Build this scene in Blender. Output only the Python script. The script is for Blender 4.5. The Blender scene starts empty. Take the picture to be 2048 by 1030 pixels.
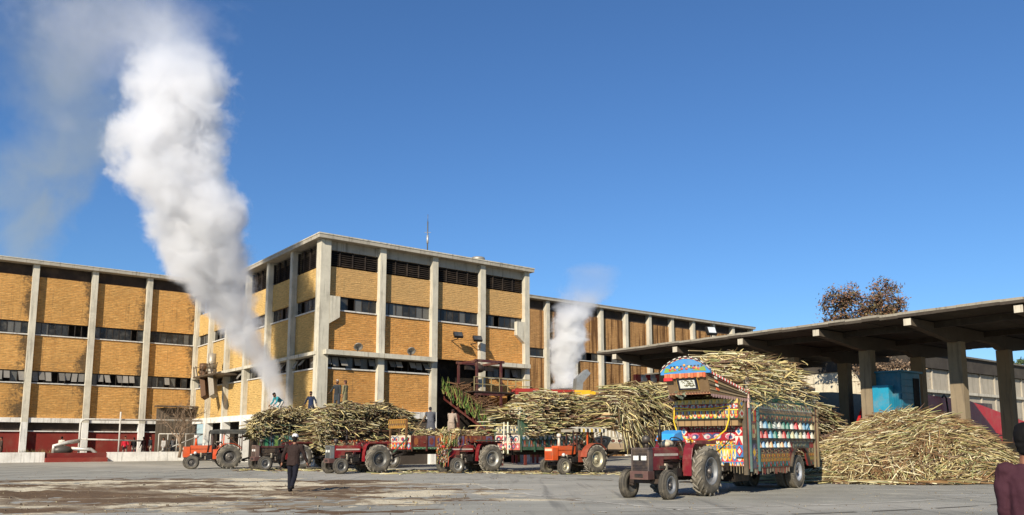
import bpy, math, random
from math import sin, cos, pi, radians, sqrt, atan2, exp
from mathutils import Vector as V, Matrix, noise, Euler
SC = bpy.context.scene
COL = SC.collection
random.seed(7)

# ------------------------------------------------------------------ camera, sky, sun
cam = bpy.data.cameras.new('camera'); cam_o = bpy.data.objects.new('camera', cam); COL.objects.link(cam_o)
cam_o.location = (0, 0, 1.6); cam_o.rotation_euler = (radians(90 + 7.6), 0, 0)
cam.sensor_width = 36; cam.lens = 28.125; cam.shift_y = 0.0767; cam.clip_end = 3000; cam.clip_start = 0.1
SC.camera = cam_o
SUN_ELEV, SUN_AZ = radians(28), radians(22)        # rays travel 26 deg to the right of the camera's forward
w = bpy.data.worlds.new("World"); SC.world = w; w.use_nodes = True
nt = w.node_tree; nt.nodes.clear()
sky = nt.nodes.new('ShaderNodeTexSky'); sky.sky_type = 'NISHITA'; sky.sun_disc = False
sky.sun_elevation = SUN_ELEV; sky.sun_rotation = pi + SUN_AZ
sky.altitude = 1800; sky.air_density = 1.4; sky.dust_density = 0.0; sky.ozone_density = 10.0
bg = nt.nodes.new('ShaderNodeBackground'); bg.inputs['Strength'].default_value = 0.095
wo = nt.nodes.new('ShaderNodeOutputWorld')
nt.links.new(sky.outputs[0], bg.inputs[0]); nt.links.new(bg.outputs[0], wo.inputs[0])
sl = bpy.data.lights.new('sun', 'SUN'); sl.energy = 5.0; sl.angle = radians(0.53); sl.color = (1.0, 0.92, 0.78)
so = bpy.data.objects.new('sun', sl); COL.objects.link(so)
so.rotation_euler = V((sin(SUN_AZ) * cos(SUN_ELEV), cos(SUN_AZ) * cos(SUN_ELEV), -sin(SUN_ELEV))).to_track_quat('-Z', 'Y').to_euler()
SC.view_settings.view_transform = 'Standard'; SC.view_settings.look = 'None'
SC.view_settings.exposure = 0.4; SC.view_settings.gamma = 1.0
SC.cycles.use_denoising = True
SC.cycles.max_bounces = 8; SC.cycles.diffuse_bounces = 3; SC.cycles.glossy_bounces = 2
SC.cycles.volume_bounces = 8; SC.cycles.transparent_max_bounces = 6
SC.cycles.volume_max_steps = 256

# ------------------------------------------------------------------ helpers
def S(r, g, b):
    f = lambda c: (c / 255 / 12.92) if c <= 10 else ((c / 255 + .055) / 1.055) ** 2.4
    return (f(r), f(g), f(b))
def mulc(c, k): return (c[0] * k, c[1] * k, c[2] * k)
def jit(c, a=.15):
    k = 1 + random.uniform(-a, a); return (c[0] * k, c[1] * k, c[2] * k)

class MB:
    def __init__(s): s.v = []; s.f = []; s.c = []; s.s = []
    def add(s, vs, fs, col, smooth=False):
        o = len(s.v); s.v.extend([tuple(p) for p in vs])
        for i, f in enumerate(fs):
            s.f.append(tuple(o + k for k in f)); s.c.append(col[i] if isinstance(col, list) else col); s.s.append(smooth)
    def poly(s, pts, col): s.add(pts, [tuple(range(len(pts)))], col)
    def obox(s, o, ax, ay, az, col):
        o = V(o); ax = V(ax); ay = V(ay); az = V(az)
        if ax.cross(ay).dot(az) < 0: ax, ay = ay, ax
        vs = [o, o + ax, o + ax + ay, o + ay, o + az, o + ax + az, o + ax + ay + az, o + ay + az]
        s.add(vs, [(0, 3, 2, 1), (4, 5, 6, 7), (0, 1, 5, 4), (1, 2, 6, 5), (2, 3, 7, 6), (3, 0, 4, 7)], col)
    def box(s, x0, x1, y0, y1, z0, z1, col): s.obox((x0, y0, z0), (x1 - x0, 0, 0), (0, y1 - y0, 0), (0, 0, z1 - z0), col)
    def bar(s, a, b, wd, ht, col, up=(0, 0, 1)):
        a = V(a); b = V(b); d = (b - a); u = V(up)
        if abs(d.normalized().dot(u)) > .98: u = V((1, 0, 0))
        x = d.cross(u).normalized() * wd; y = x.cross(d).normalized() * ht
        s.obox(a - x / 2 - y / 2, d, x, y, col)
    def prism(s, pts, ext, col):
        ext = V(ext); pts = [V(p) for p in pts]; n = len(pts)
        vs = pts + [p + ext for p in pts]
        s.add(vs, [tuple(range(n))[::-1], tuple(range(n, 2 * n))] + [(i, (i + 1) % n, n + (i + 1) % n, n + i) for i in range(n)], col)
    def tube(s, pts, r, n, col, cap=True, smooth=True, capcol=None, ell=None):
        pts = [V(p) for p in pts]; m = len(pts); vs = []; ref = None
        for i, p in enumerate(pts):
            d = (pts[min(i + 1, m - 1)] - pts[max(i - 1, 0)])
            if d.length < 1e-9: d = V((0, 0, 1))
            d.normalize()
            if ref is None: ref = V((0, 0, 1)) if abs(d.z) < .9 else V((1, 0, 0))
            x = ref - d * ref.dot(d)
            if x.length < 1e-4: x = d.orthogonal()
            x.normalize(); ref = x; y = d.cross(x)
            ri = r[i] if isinstance(r, (list, tuple)) else r
            for k in range(n):
                a = 2 * pi * k / n; vs.append(p + x * (ri * cos(a)) + y * (ri * sin(a)))
        fs = [(i * n + k, i * n + (k + 1) % n, (i + 1) * n + (k + 1) % n, (i + 1) * n + k) for i in range(m - 1) for k in range(n)]
        s.add(vs, fs, col, smooth)
        if cap:
            o = len(s.v) - len(vs); cc = capcol or (col if not isinstance(col, list) else col[0])
            s.f.append(tuple(o + k for k in range(n))[::-1]); s.c.append(cc); s.s.append(False)
            s.f.append(tuple(o + (m - 1) * n + k for k in range(n))); s.c.append(cc); s.s.append(False)
    def rings(s, rings, col, smooth=True):        # rings: list of (centre, xaxis*rx, yaxis*ry)
        n = 14; vs = []
        for c, x, y in rings:
            for k in range(n):
                a = 2 * pi * k / n; vs.append(V(c) + V(x) * cos(a) + V(y) * sin(a))
        m = len(rings)
        fs = [(i * n + k, i * n + (k + 1) % n, (i + 1) * n + (k + 1) % n, (i + 1) * n + k) for i in range(m - 1) for k in range(n)]
        fs += [tuple(range(n))[::-1], tuple((m - 1) * n + k for k in range(n))]
        s.add(vs, fs, col, smooth)
    def lathe(s, prof, o, ax, n, col, smooth=True, ang=None):     # prof: (radius, along)
        o = V(o); ax = V(ax).normalized(); x = ax.orthogonal().normalized(); y = ax.cross(x); m = len(prof); vs = []
        for r, h in prof:
            for k in range(n):
                a = 2 * pi * k / n; vs.append(o + ax * h + x * (r * cos(a)) + y * (r * sin(a)))
        fs = []; cs = []
        for i in range(m - 1):
            for k in range(n):
                fs.append((i * n + k, i * n + (k + 1) % n, (i + 1) * n + (k + 1) % n, (i + 1) * n + k))
                cs.append(col[i] if isinstance(col, list) else col)
        s.add(vs, fs, cs, smooth)
    def ell(s, c, r, col, nu=12, nv=8, rot=None):
        c = V(c); vs = []; R = rot or Matrix.Identity(3)
        if isinstance(r, (int, float)): r = (r, r, r)
        for j in range(nv + 1):
            t = pi * j / nv
            for k in range(nu):
                a = 2 * pi * k / nu
                vs.append(c + R @ V((r[0] * sin(t) * cos(a), r[1] * sin(t) * sin(a), r[2] * cos(t))))
        fs = [(j * nu + k, (j + 1) * nu + k, (j + 1) * nu + (k + 1) % nu, j * nu + (k + 1) % nu) for j in range(nv) for k in range(nu)]
        s.add(vs, fs, col, True)
    def build(s, name, mat, parent=None, bevel=0):
        me = bpy.data.meshes.new(name); me.from_pydata(s.v, [], s.f); me.update()
        me.polygons.foreach_set('use_smooth', s.s)
        at = me.attributes.new('Col', 'FLOAT_COLOR', 'FACE')
        flat = []
        for c in s.c: flat += [c[0], c[1], c[2], 1.0]
        at.data.foreach_set('color', flat)
        me.materials.append(mat)
        o = bpy.data.objects.new(name, me); COL.objects.link(o)
        if parent is not None: o.parent = parent
        if bevel:
            b = o.modifiers.new('bevel', 'BEVEL'); b.width = bevel; b.segments = 2; b.limit_method = 'ANGLE'; b.angle_limit = radians(40)
        return o

def tag(o, label=None, cat=None, group=None, kind=None):
    if label: o['label'] = label
    if cat: o['category'] = cat
    if group: o['group'] = group
    if kind: o['kind'] = kind
    return o
def thing(name, label, cat, loc=(0, 0, 0), rz=0, group=None):
    o = bpy.data.objects.new(name, None); COL.objects.link(o); o.location = loc; o.rotation_euler = (0, 0, rz)
    o.empty_display_size = .3
    return tag(o, label, cat, group)

# ------------------------------------------------------------------ materials
class NG:
    def __init__(s, name):
        s.m = bpy.data.materials.new(name); s.m.use_nodes = True; s.t = s.m.node_tree; s.t.nodes.clear()
        s.out = s.n('ShaderNodeOutputMaterial')
    def n(s, typ, **kw):
        x = s.t.nodes.new(typ)
        for k, v in kw.items(): setattr(x, k, v)
        return x
    def set(s, sock, v):
        if hasattr(v, 'is_output'): s.t.links.new(v, sock)
        elif isinstance(v, tuple) and len(v) == 3 and sock.type == 'RGBA': sock.default_value = (*v, 1)
        else: sock.default_value = v
    def noise(s, vec, scale, detail=4, rough=.55, dist=0):
        x = s.n('ShaderNodeTexNoise'); s.set(x.inputs['Vector'], vec); x.inputs['Scale'].default_value = scale
        x.inputs['Detail'].default_value = detail; x.inputs['Roughness'].default_value = rough; x.inputs['Distortion'].default_value = dist
        return x.outputs['Fac']
    def math(s, op, a, b=0.0, c=None, clamp=False):
        x = s.n('ShaderNodeMath', operation=op, use_clamp=clamp); s.set(x.inputs[0], a); s.set(x.inputs[1], b)
        if c is not None: s.set(x.inputs[2], c)
        return x.outputs[0]
    def ss(s, v, a, b, lo=0.0, hi=1.0):
        x = s.n('ShaderNodeMapRange', interpolation_type='SMOOTHSTEP'); s.set(x.inputs[0], v)
        for i, q in zip((1, 2, 3, 4), (a, b, lo, hi)): x.inputs[i].default_value = q
        return x.outputs[0]
    def mix(s, f, a, b, blend='MIX'):
        x = s.n('ShaderNodeMix', data_type='RGBA', blend_type=blend); s.set(x.inputs[0], f); s.set(x.inputs[6], a); s.set(x.inputs[7], b)
        return x.outputs[2]
    def obj(s): return s.n('ShaderNodeTexCoord').outputs['Object']
    def scale(s, vec, sc, rot=(0, 0, 0)):
        x = s.n('ShaderNodeMapping'); s.set(x.inputs[0], vec); x.inputs['Scale'].default_value = sc; x.inputs['Rotation'].default_value = rot
        return x.outputs[0]
    def xyz(s, vec):
        x = s.n('ShaderNodeSeparateXYZ'); s.set(x.inputs[0], vec); return x.outputs
    def cxyz(s, a, b, c=0.0):
        x = s.n('ShaderNodeCombineXYZ')
        for i, q in enumerate((a, b, c)): s.set(x.inputs[i], q)
        return x.outputs[0]
    def bump(s, h, strength, dist=.02):
        x = s.n('ShaderNodeBump'); s.set(x.inputs['Height'], h); x.inputs['Strength'].default_value = strength; x.inputs['Distance'].default_value = dist
        return x.outputs[0]
    def pbsdf(s, col, rough=.6, metal=0.0, normal=None, spec=.4):
        x = s.n('ShaderNodeBsdfPrincipled'); s.set(x.inputs['Base Color'], col); s.set(x.inputs['Roughness'], rough)
        x.inputs['Metallic'].default_value = metal; x.inputs['Specular IOR Level'].default_value = spec
        if normal is not None: s.t.links.new(normal, x.inputs['Normal'])
        s.t.links.new(x.outputs[0], s.out.inputs['Surface']); return x
    def col(s): return s.n('ShaderNodeAttribute', attribute_name='Col').outputs['Color']

def simple(name, rough=.6, metal=0.0, dirt=.3, dcol=S(120, 105, 85), sc=3.0, bump=.15, bsc=30, spec=.4, streak=False, var=.25):
    g = NG(name); p = g.obj(); c = g.col()
    n = g.noise(p, sc, 6, .65); fine = g.noise(p, bsc, 4, .6)
    k = g.math('MULTIPLY_ADD', n, var * 2, 1 - var)
    c2 = g.mix(1.0, c, g.cxyz(k, k, k), 'MULTIPLY')
    f = g.math('MULTIPLY', g.ss(g.noise(p, sc * .6, 7, .7), .42, .75), dirt)
    c2 = g.mix(f, c2, dcol)
    if streak:
        st = g.noise(g.scale(p, (3.5, 3.5, .22)), 1.6, 6, .65)
        c2 = g.mix(g.math('MULTIPLY', g.ss(st, .5, .72), .55), c2, mulc(S(80, 72, 62), 1.0))
    g.pbsdf(c2, rough, metal, g.bump(fine, bump, .01), spec); return g.m

M = {}
M['paint'] = simple('painted_metal', .42, 0, .35, S(150, 132, 105), 2.2, .08, 40)
M['gloss'] = simple('worn_tractor_paint', .4, 0, .5, S(140, 118, 92), 4.0, .08, 40)
M['metal'] = simple('dark_steel', .5, .5, .4, S(110, 92, 72), 4, .15, 30)
M['rubber'] = simple('dusty_rubber', .85, 0, .7, S(150, 138, 118), 5, .3, 40, .2)
M['concrete'] = simple('weathered_concrete', .9, 0, .3, S(105, 98, 85), 1.2, .4, 14, .2, streak=True)
M['white'] = simple('whitewash', .9, 0, .35, S(140, 125, 105), 2.0, .35, 12, .2, streak=True)
M['cane'] = simple('sugarcane', .7, 0, .15, S(120, 90, 50), 4, .1, 60, .25, var=.2)
M['wood'] = simple('rough_wood', .85, 0, .4, S(110, 90, 65), 4, .3, 30, .2)
M['matte'] = simple('matte_paint', .85, 0, .3, S(120, 100, 80), 1.5, .3, 20, .2)
M['chrome'] = simple('lamp_chrome', .25, .3, .1, S(150, 150, 150), 3, .02, 30, .5)
M['bark'] = simple('bark', .95, 0, .3, S(90, 78, 66), 6, .5, 30, .1)
M['leaf'] = simple('leaf', .8, 0, .0, S(90, 70, 50), 2, .1, 30, .2)

def brick_mat(name, c1, c2, cm, stain, stain_col, rust=0.0, bay=4.6, off=0.0):
    g = NG(name); p = g.obj(); x, y, z = g.xyz(p)[:3]
    h = g.math('ADD', x, y)
    bv = g.cxyz(h, z, 0.0)
    # slightly wandering courses
    wob = g.math('MULTIPLY', g.math('SUBTRACT', g.noise(p, .8, 3), .5), .05)
    bv = g.cxyz(h, g.math('ADD', z, wob), 0.0)
    b = g.n('ShaderNodeTexBrick'); g.set(b.inputs['Vector'], bv)
    b.inputs['Scale'].default_value = 1.0; b.inputs['Brick Width'].default_value = .46; b.inputs['Row Height'].default_value = .15
    b.inputs['Mortar Size'].default_value = .016; b.inputs['Mortar Smooth'].default_value = .3
    g.set(b.inputs['Color1'], c1); g.set(b.inputs['Color2'], c2); g.set(b.inputs['Mortar'], cm)
    n1 = g.noise(p, .55, 6, .65); n2 = g.noise(g.scale(bv, (2.2, 9, 1)), 1.0, 5, .7)
    col = g.mix(g.ss(n1, .35, .7, 0, .55), b.outputs['Color'], mulc(c1, .72))
    k = g.math('MULTIPLY_ADD', n2, 1.3, .32); col = g.mix(1.0, col, g.cxyz(k, k, k), 'MULTIPLY')
    fl = g.ss(g.noise(g.scale(bv, (1.6, 6, 1)), 1.3, 6, .75), .62, .72, 0, .45)
    col = g.mix(fl, col, mulc(cm, 1.15))
    # panels differ from bay to bay and storey to storey; drips run down from the sills
    wn = g.n('ShaderNodeTexWhiteNoise', noise_dimensions='2D'); g.set(wn.inputs['Vector'], g.cxyz(g.math('FLOOR', g.math('DIVIDE', g.math('SUBTRACT', h, off), bay)), g.math('FLOOR', g.math('DIVIDE', z, 4.13))))
    k = g.math('MULTIPLY_ADD', wn.outputs['Value'], .22, 1.02); col = g.mix(1.0, col, g.cxyz(k, k, g.math('MULTIPLY', k, .97)), 'MULTIPLY')
    col = g.mix(g.ss(g.noise(bv, .38, 7, .72, .6), .54, .7, 0, .25), col, mulc(stain_col, 2.0))
    col = g.mix(g.ss(g.noise(g.scale(bv, (5.0, .25, 1)), 1.0, 5, .65), .56, .74, 0, .42), col, mulc(stain_col, 1.2))
    col = g.mix(g.ss(g.noise(bv, 1.7, 5, .7), .6, .7, 0, .4), col, mulc(c2, .62))
    if name == 'orange_brick': col = g.mix(g.ss(z, 11.2, 12.6, 0, .6), col, g.mix(n2, S(176, 146, 98), S(214, 180, 124)))
    # dark weathering that creeps in beside each pier
    fr = g.math('FRACT', g.math('DIVIDE', g.math('SUBTRACT', h, off), bay))
    m = g.math('ADD', g.math('MULTIPLY', g.math('SUBTRACT', fr, .80), 2.2), g.math('MULTIPLY', g.math('SUBTRACT', g.noise(p, .35, 3), .5), 1.6))
    m = g.math('ADD', m, g.math('MULTIPLY', g.math('SUBTRACT', g.noise(p, 3.2, 6, .75), .5), 1.4))
    col = g.mix(g.math('MULTIPLY', g.ss(m, 0.0, .45), stain), col, stain_col)
    if rust:
        st = g.noise(g.scale(bv, (2.2, .09, 1)), 1.0, 5, .6)
        col = g.mix(g.math('MULTIPLY', g.ss(st, .46, .6), rust), col, S(92, 62, 38))
    hh = g.math('ADD', g.math('MULTIPLY', b.outputs['Fac'], -.6), g.math('MULTIPLY', n2, 1.6))
    g.pbsdf(col, .92, 0, g.bump(hh, 1.0, .08), .15); return g.m
M['brick_left'] = brick_mat('ochre_brick', S(210, 160, 94), S(196, 142, 78), S(184, 144, 96), .85, S(66, 60, 50), bay=4.78, off=-14.45)
M['brick_front'] = brick_mat('orange_brick', S(210, 154, 88), S(198, 138, 74), S(188, 144, 94), .25, S(90, 78, 60), bay=4.6)
M['plaster_side'] = brick_mat('cream_plaster', S(204, 168, 106), S(198, 160, 98), S(200, 166, 108), .6, S(150, 124, 82), bay=4.88)
M['brick_wing'] = brick_mat('brown_brick', S(188, 142, 92), S(174, 128, 80), S(166, 132, 92), .25, S(90, 70, 50), rust=.9, bay=4.32)

g = NG('dark_glass'); p = g.obj()
g.pbsdf(g.mix(g.ss(g.noise(p, 1.3, 5), .4, .7), S(24, 26, 28), S(60, 60, 58)), g.ss(g.noise(p, 2, 4), .3, .7, .12, .5), 0, None, .5); M['glass'] = g.m

# ground: dusty asphalt
g = NG('dusty_asphalt'); p = g.obj()
big = g.noise(p, .045, 6, .6, .6); mid = g.noise(p, .35, 6, .65); fine = g.noise(p, 9, 5, .7); grit = g.noise(p, 60, 3, .7)
a = g.mix(g.ss(mid, .35, .7), S(134, 131, 120), S(160, 156, 142))
a = g.mix(g.ss(fine, .45, .75, 0, .45), a, S(166, 162, 152))
a = g.mix(g.ss(big, .46, .62, 0, .75), a, S(176, 169, 155))
tr = g.noise(g.scale(p, (.10, 2.4, 1), (0, 0, radians(-14))), 1.0, 5, .6, .4)
a = g.mix(g.ss(tr, .52, .68, 0, .6), a, S(192, 186, 172))
tr2 = g.noise(g.scale(p, (1.9, .08, 1), (0, 0, radians(-52))), 1.0, 4, .55, .3)
a = g.mix(g.ss(tr2, .55, .7, 0, .45), a, S(84, 83, 80))
a = g.mix(g.ss(g.noise(p, .9, 7, .75), .6, .72, 0, .5), a, S(96, 84, 68))
a = g.mix(g.ss(g.noise(p, 22, 4, .7), .62, .78, 0, .5), a, S(70, 66, 60))
vo = g.n('ShaderNodeTexVoronoi', feature='DISTANCE_TO_EDGE'); g.set(vo.inputs['Vector'], g.mix(.12, p, g.n('ShaderNodeTexNoise').outputs['Color'])); vo.inputs['Scale'].default_value = .33
crk = g.math('MULTIPLY', g.ss(vo.outputs['Distance'], .012, .002), g.ss(g.noise(p, .12, 3), .5, .6)); a = g.mix(g.math('MULTIPLY', crk, .3), a, S(60, 56, 50))
a = g.mix(g.ss(g.noise(g.scale(p, (.8, 1.6, 1)), .55, 4, .5), .68, .74, 0, .7), a, S(72, 66, 58))
a = g.mix(g.ss(g.noise(g.scale(p, (.5, 1.0, 1)), .5, 6, .7, .5), .6, .66, 0, .7), a, S(198, 190, 170))
a = g.mix(g.ss(g.noise(g.scale(p, (.3, 1.2, 1)), .6, 7, .72, .5), .62, .68, 0, .75), a, S(112, 92, 68))
k = g.math('MULTIPLY_ADD', grit, .6, .7); a = g.mix(1.0, a, g.cxyz(k, k, k), 'MULTIPLY')
g.pbsdf(a, .9, 0, g.bump(g.math('ADD', fine, g.math('MULTIPLY', grit, .5)), .35, .02), .2); M['ground'] = g.m
g = NG('mud_and_dust'); p = g.obj(); z = g.xyz(p)[2]
n = g.noise(g.scale(p, (.18, .42, 1), (0, 0, .12)), .9, 8, .62, .6); f2 = g.noise(p, 12, 5, .7)
a = g.mix(g.ss(n, .45, .54), S(104, 84, 64), S(212, 198, 168)); a = g.mix(g.ss(f2, .45, .75, 0, .6), a, S(120, 102, 82))
a = g.mix(g.ss(g.noise(p, .14, 6, .6, .8), .5, .56, 0, .75), a, S(110, 90, 70))
g.pbsdf(a, .95, 0, g.bump(f2, .6, .04), .1); M['mud'] = g.m
g = NG('cloth'); p = g.obj(); oi = g.n('ShaderNodeObjectInfo').outputs['Color']
n = g.noise(g.scale(p, (2.5, 2.5, 1)), 4, 4, .6); k = g.math('MULTIPLY_ADD', n, .5, .75)
g.pbsdf(g.mix(1.0, oi, g.cxyz(k, k, k), 'MULTIPLY'), .85, 0, g.bump(g.noise(g.scale(p, (1, 1, .5)), 9, 4, .5), .5, .03), .2); M['cloth'] = g.m
g = NG('skin'); p = g.obj()
g.pbsdf(g.mix(g.noise(p, 15, 3), S(122, 82, 60), S(150, 104, 78)), .55, 0, None, .35); M['skin'] = g.m

# ------------------------------------------------------------------ ground
def struct(mb, name, mat, parent=None): return tag(mb.build(name, mat, parent), None, None, None, 'structure')
mb = MB(); mb.poly([(-700, -60, 0), (700, -60, 0), (700, 1500, 0), (-700, 1500, 0)], (1, 1, 1)); struct(mb, 'ground', M['ground'])
# churned mud and dust, rising a few centimetres above the asphalt where lorries dropped it
NX, NY = 300, 190; X0, X1, Y0, Y1 = -30.0, 2.0, 16.5, 41.0; vs = []; fs = []
for j in range(NY + 1):
    y = Y0 + (Y1 - Y0) * (j / NY) ** 1.3
    for i in range(NX + 1):
        x = X0 + (X1 - X0) * i / NX
        e = 1.15 - ((x + 13) / 13.5) ** 2 - ((y - 27.5 + .12 * (x + 13)) / 9.5) ** 2
        nn = noise.fractal(V((x * .22, y * .45, 3)), .9, 2.1, 5)
        n3 = noise.fractal(V((x * 1.6, y * 1.6, 9)), .8, 2.1, 4)
        h = .04 * (e * .9 - .3 + nn * .7) + .05 * n3 * max(0, min(1, e)) + .03 * max(0, noise.noise(V((x * 5, y * 5, 2))) - .25) * max(0, min(1, e))
        vs.append((x, y, max(-.03, min(h, .085))))
for j in range(NY):
    for i in range(NX):
        q = j * (NX + 1) + i; f = (q, q + 1, q + NX + 2, q + NX + 1)
        if max(vs[k][2] for k in f) > -.005: fs.append(f)
mb = MB(); mb.add(vs, fs, (1, 1, 1), True); struct(mb, 'dirt', M['mud'])
mb = MB()
def strip(pts, wd, col, z=.006):
    for (a, b) in zip(pts[:-1], pts[1:]):
        a = V((*a, z)); b = V((*b, z)); n = (b - a).cross(V((0, 0, 1))).normalized() * wd / 2
        mb.poly([a - n, b - n, b + n, a + n], col)
strip([(13.2, 25.0), (14.6, 25.1), (17.5, 25.2)], .13, S(215, 212, 205)); strip([(-24.5, 47.0), (-21.5, 45.8)], .2, S(205, 200, 190))
struct(mb, 'road_marking', M['matte'])
mb = MB(); rt = random.Random(31)
def track(pts, wd, col, keep=.8, z=.008):       # dusty wheel marks, broken here and there
    P = [V((*p, z)) for p in pts]; Q = []
    for i in range(len(P) - 1):
        a0, a1_, a2, a3 = P[max(0, i - 1)], P[i], P[i + 1], P[min(len(P) - 1, i + 2)]
        for k in range(10):
            t = k / 10; Q.append(.5 * ((2 * a1_) + (a2 - a0) * t + (2 * a0 - 5 * a1_ + 4 * a2 - a3) * t * t + (3 * a1_ - a0 - 3 * a2 + a3) * t ** 3))
    ww = wd
    for a, b in zip(Q[:-1], Q[1:]):
        w0 = ww; ww = wd * rt.uniform(.45, 1.2)
        if rt.random() > keep or (b - a).length < .01: continue
        n = (b - a).cross(V((0, 0, 1))).normalized() / 2; mb.poly([a - n * w0, b - n * ww, b + n * ww, a + n * w0], jit(col, .08))
T1_ = [(-8.1, 29.2), (-6.4, 30.9), (-4.5, 32.5), (-2.5, 33.0), (-1.25, 30.6), (-.2, 26.5), (.55, 25.2), (1.9, 23.0), (3.6, 20.5), (6.5, 17.5)]
track(T1_, .13, S(204, 198, 182)); track([(x + .9, y - 1.6) for x, y in T1_], .12, S(196, 190, 176), .6)
track([(-4.5, 20.5), (-1.8, 22.3), (-.8, 23.6), (.55, 24.4), (3.0, 25.4)], .14, S(200, 192, 178), .7); track([(2, 19), (6, 20.4), (10.5, 22.2), (16, 25.8)], .16, S(192, 186, 172), .75); track([(3, 17.5), (8, 19.0), (13, 21.5), (19, 26)], .14, S(98, 94, 86), .6)
track([(-2, 38.5), (1, 37.2), (4, 35.0), (6, 31.0)], .2, S(112, 96, 76), .7); track([(-14, 40.2), (-9, 38.2), (-3, 36.2)], .14, S(188, 182, 168), .7)
struct(mb, 'tyre_track', M['matte'])
mb = MB()
for k in range(1500):                           # grit, clods and bits of bagasse lying about
    y = 17 + 27 * rt.random() ** 1.5; x = rt.uniform(-.68, .66) * y; s = rt.uniform(.005, .014) * (1.7 if rt.random() < .06 else 1)
    if abs(x + 12) < 11 and 20 < y < 33 and rt.random() < .5: s *= 1.7
    cc = jit(rt.choice([S(120, 108, 92), S(140, 130, 112), S(104, 94, 80), S(150, 138, 108), S(110, 96, 76)]), .15)
    a = rt.random() * 6.28; l = s * rt.uniform(1, 3.5); dx, dy = cos(a), sin(a)
    mb.obox((x, y, -.01 + .03 * (abs(x + 12) < 12)), (dx * l, dy * l, 0), (-dy * s, dx * s, 0), (rt.uniform(-.3, .3) * s, 0, s * 1.2 + .012), cc)
tag(mb.build('yard_debris', M['matte']), 'grit, clods and dry bits scattered over the yard', 'debris', None, 'stuff')

# ------------------------------------------------------------------ mill buildings (plant frame: x along the fronts, y into the block)
PA = radians(37.7); PO = V((-13.5, 56.1, 0))
def pw(u, v, z=0): return (PO.x + u * cos(PA) - v * sin(PA), PO.y + u * sin(PA) + v * cos(PA), z)
CONC = S(196, 188, 168); CONC2 = S(166, 158, 142); WHT = S(224, 219, 208); DARK = S(30, 27, 24); REDP = S(122, 44, 36)
LOUV = S(40, 34, 30)

class Facade:
    """maps (s along, d outward, z) to the building's local frame"""
    def __init__(s, o, along, outw): s.o = V(o); s.a = V(along); s.n = V(outw)
    def p(s, t, d, z): return s.o + s.a * t + s.n * d + V((0, 0, z))
    def box(s, mb, t0, t1, d0, d1, z0, z1, col): mb.obox(s.p(t0, d0, z0), s.a * (t1 - t0), s.n * (d1 - d0), V((0, 0, z1 - z0)), col)

def window(F, root, t0, t1, z0, z1, npan, style, rnd, rows=1):
    fr = MB(); c = S(64, 58, 52)
    F.box(fr, t0, t1, -.2, -.12, z0, z0 + .06, c); F.box(fr, t0, t1, -.2, -.12, z1 - .06, z1, c)
    for k in range(npan + 1):
        t = t0 + (t1 - t0) * k / npan
        F.box(fr, max(t0, t - .03), min(t1, t + .03), -.19, -.125, z0 + .06, z1 - .06, c)
    o = fr.build('window', M['metal'], root)
    pn = MB()
    for k in range(npan):
        a = t0 + (t1 - t0) * k / npan + .035; b = t0 + (t1 - t0) * (k + 1) / npan - .035
        q = rnd.random()
        if q < .16: continue
        if style == 'tilt' and q < .72:                    # pivoted sashes hanging open, dusty steel
            zt = z1 - .1; zb = z0 + .1 + rnd.uniform(0, .22); dd = rnd.uniform(.1, .5); sk = rnd.uniform(-.12, .12)
            cc = jit(S(128, 122, 112), .35)
            pn.obox(F.p(a, -.1, zt), F.a * (b - a) * .95, F.p(a + sk, -.1 + dd, zb) - F.p(a, -.1, zt), F.n * .02, cc)
        else:
            cc = jit(S(42, 42, 40), .5) if q < .8 else S(92, 90, 84)
            F.box(pn, a, b, -.17, -.155, z0 + .07, z1 - .07, cc)
    if pn.v: pn.build('pane', M['glassy'], o)
    si = MB(); F.box(si, t0, t1, -.02, .1, z0 - .1, z0 - .003, mulc(WHT, .8)); si.build('sill', M['white'], o)
    return o
g = NG('dusty_panes'); p = g.obj(); c = g.col(); n = g.noise(p, 1.5, 5)
g.pbsdf(g.mix(g.ss(n, .5, .8, 0, .4), c, S(120, 115, 105)), g.ss(n, .35, .65, .15, .6), 0, None, .5); M['glassy'] = g.m

def louvre(F, root, t0, t1, z0, z1):
    lv = MB(); n = int((z1 - z0) / .14)
    for k in range(n):
        z = z0 + (z1 - z0) * (k + .5) / n
        lv.obox(F.p(t0, -.16, z + .05), F.a * (t1 - t0), F.n * .13 + V((0, 0, -.1)), V((0, 0, .018)), jit(LOUV, .3))
    for k in range(5):
        t = t0 + (t1 - t0) * k / 4; F.box(lv, max(t0, t - .04), min(t1, t + .04), -.18, .0, z0, z1, mulc(LOUV, 1.2))
    lv.build('louvre', M['matte'], root)

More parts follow.
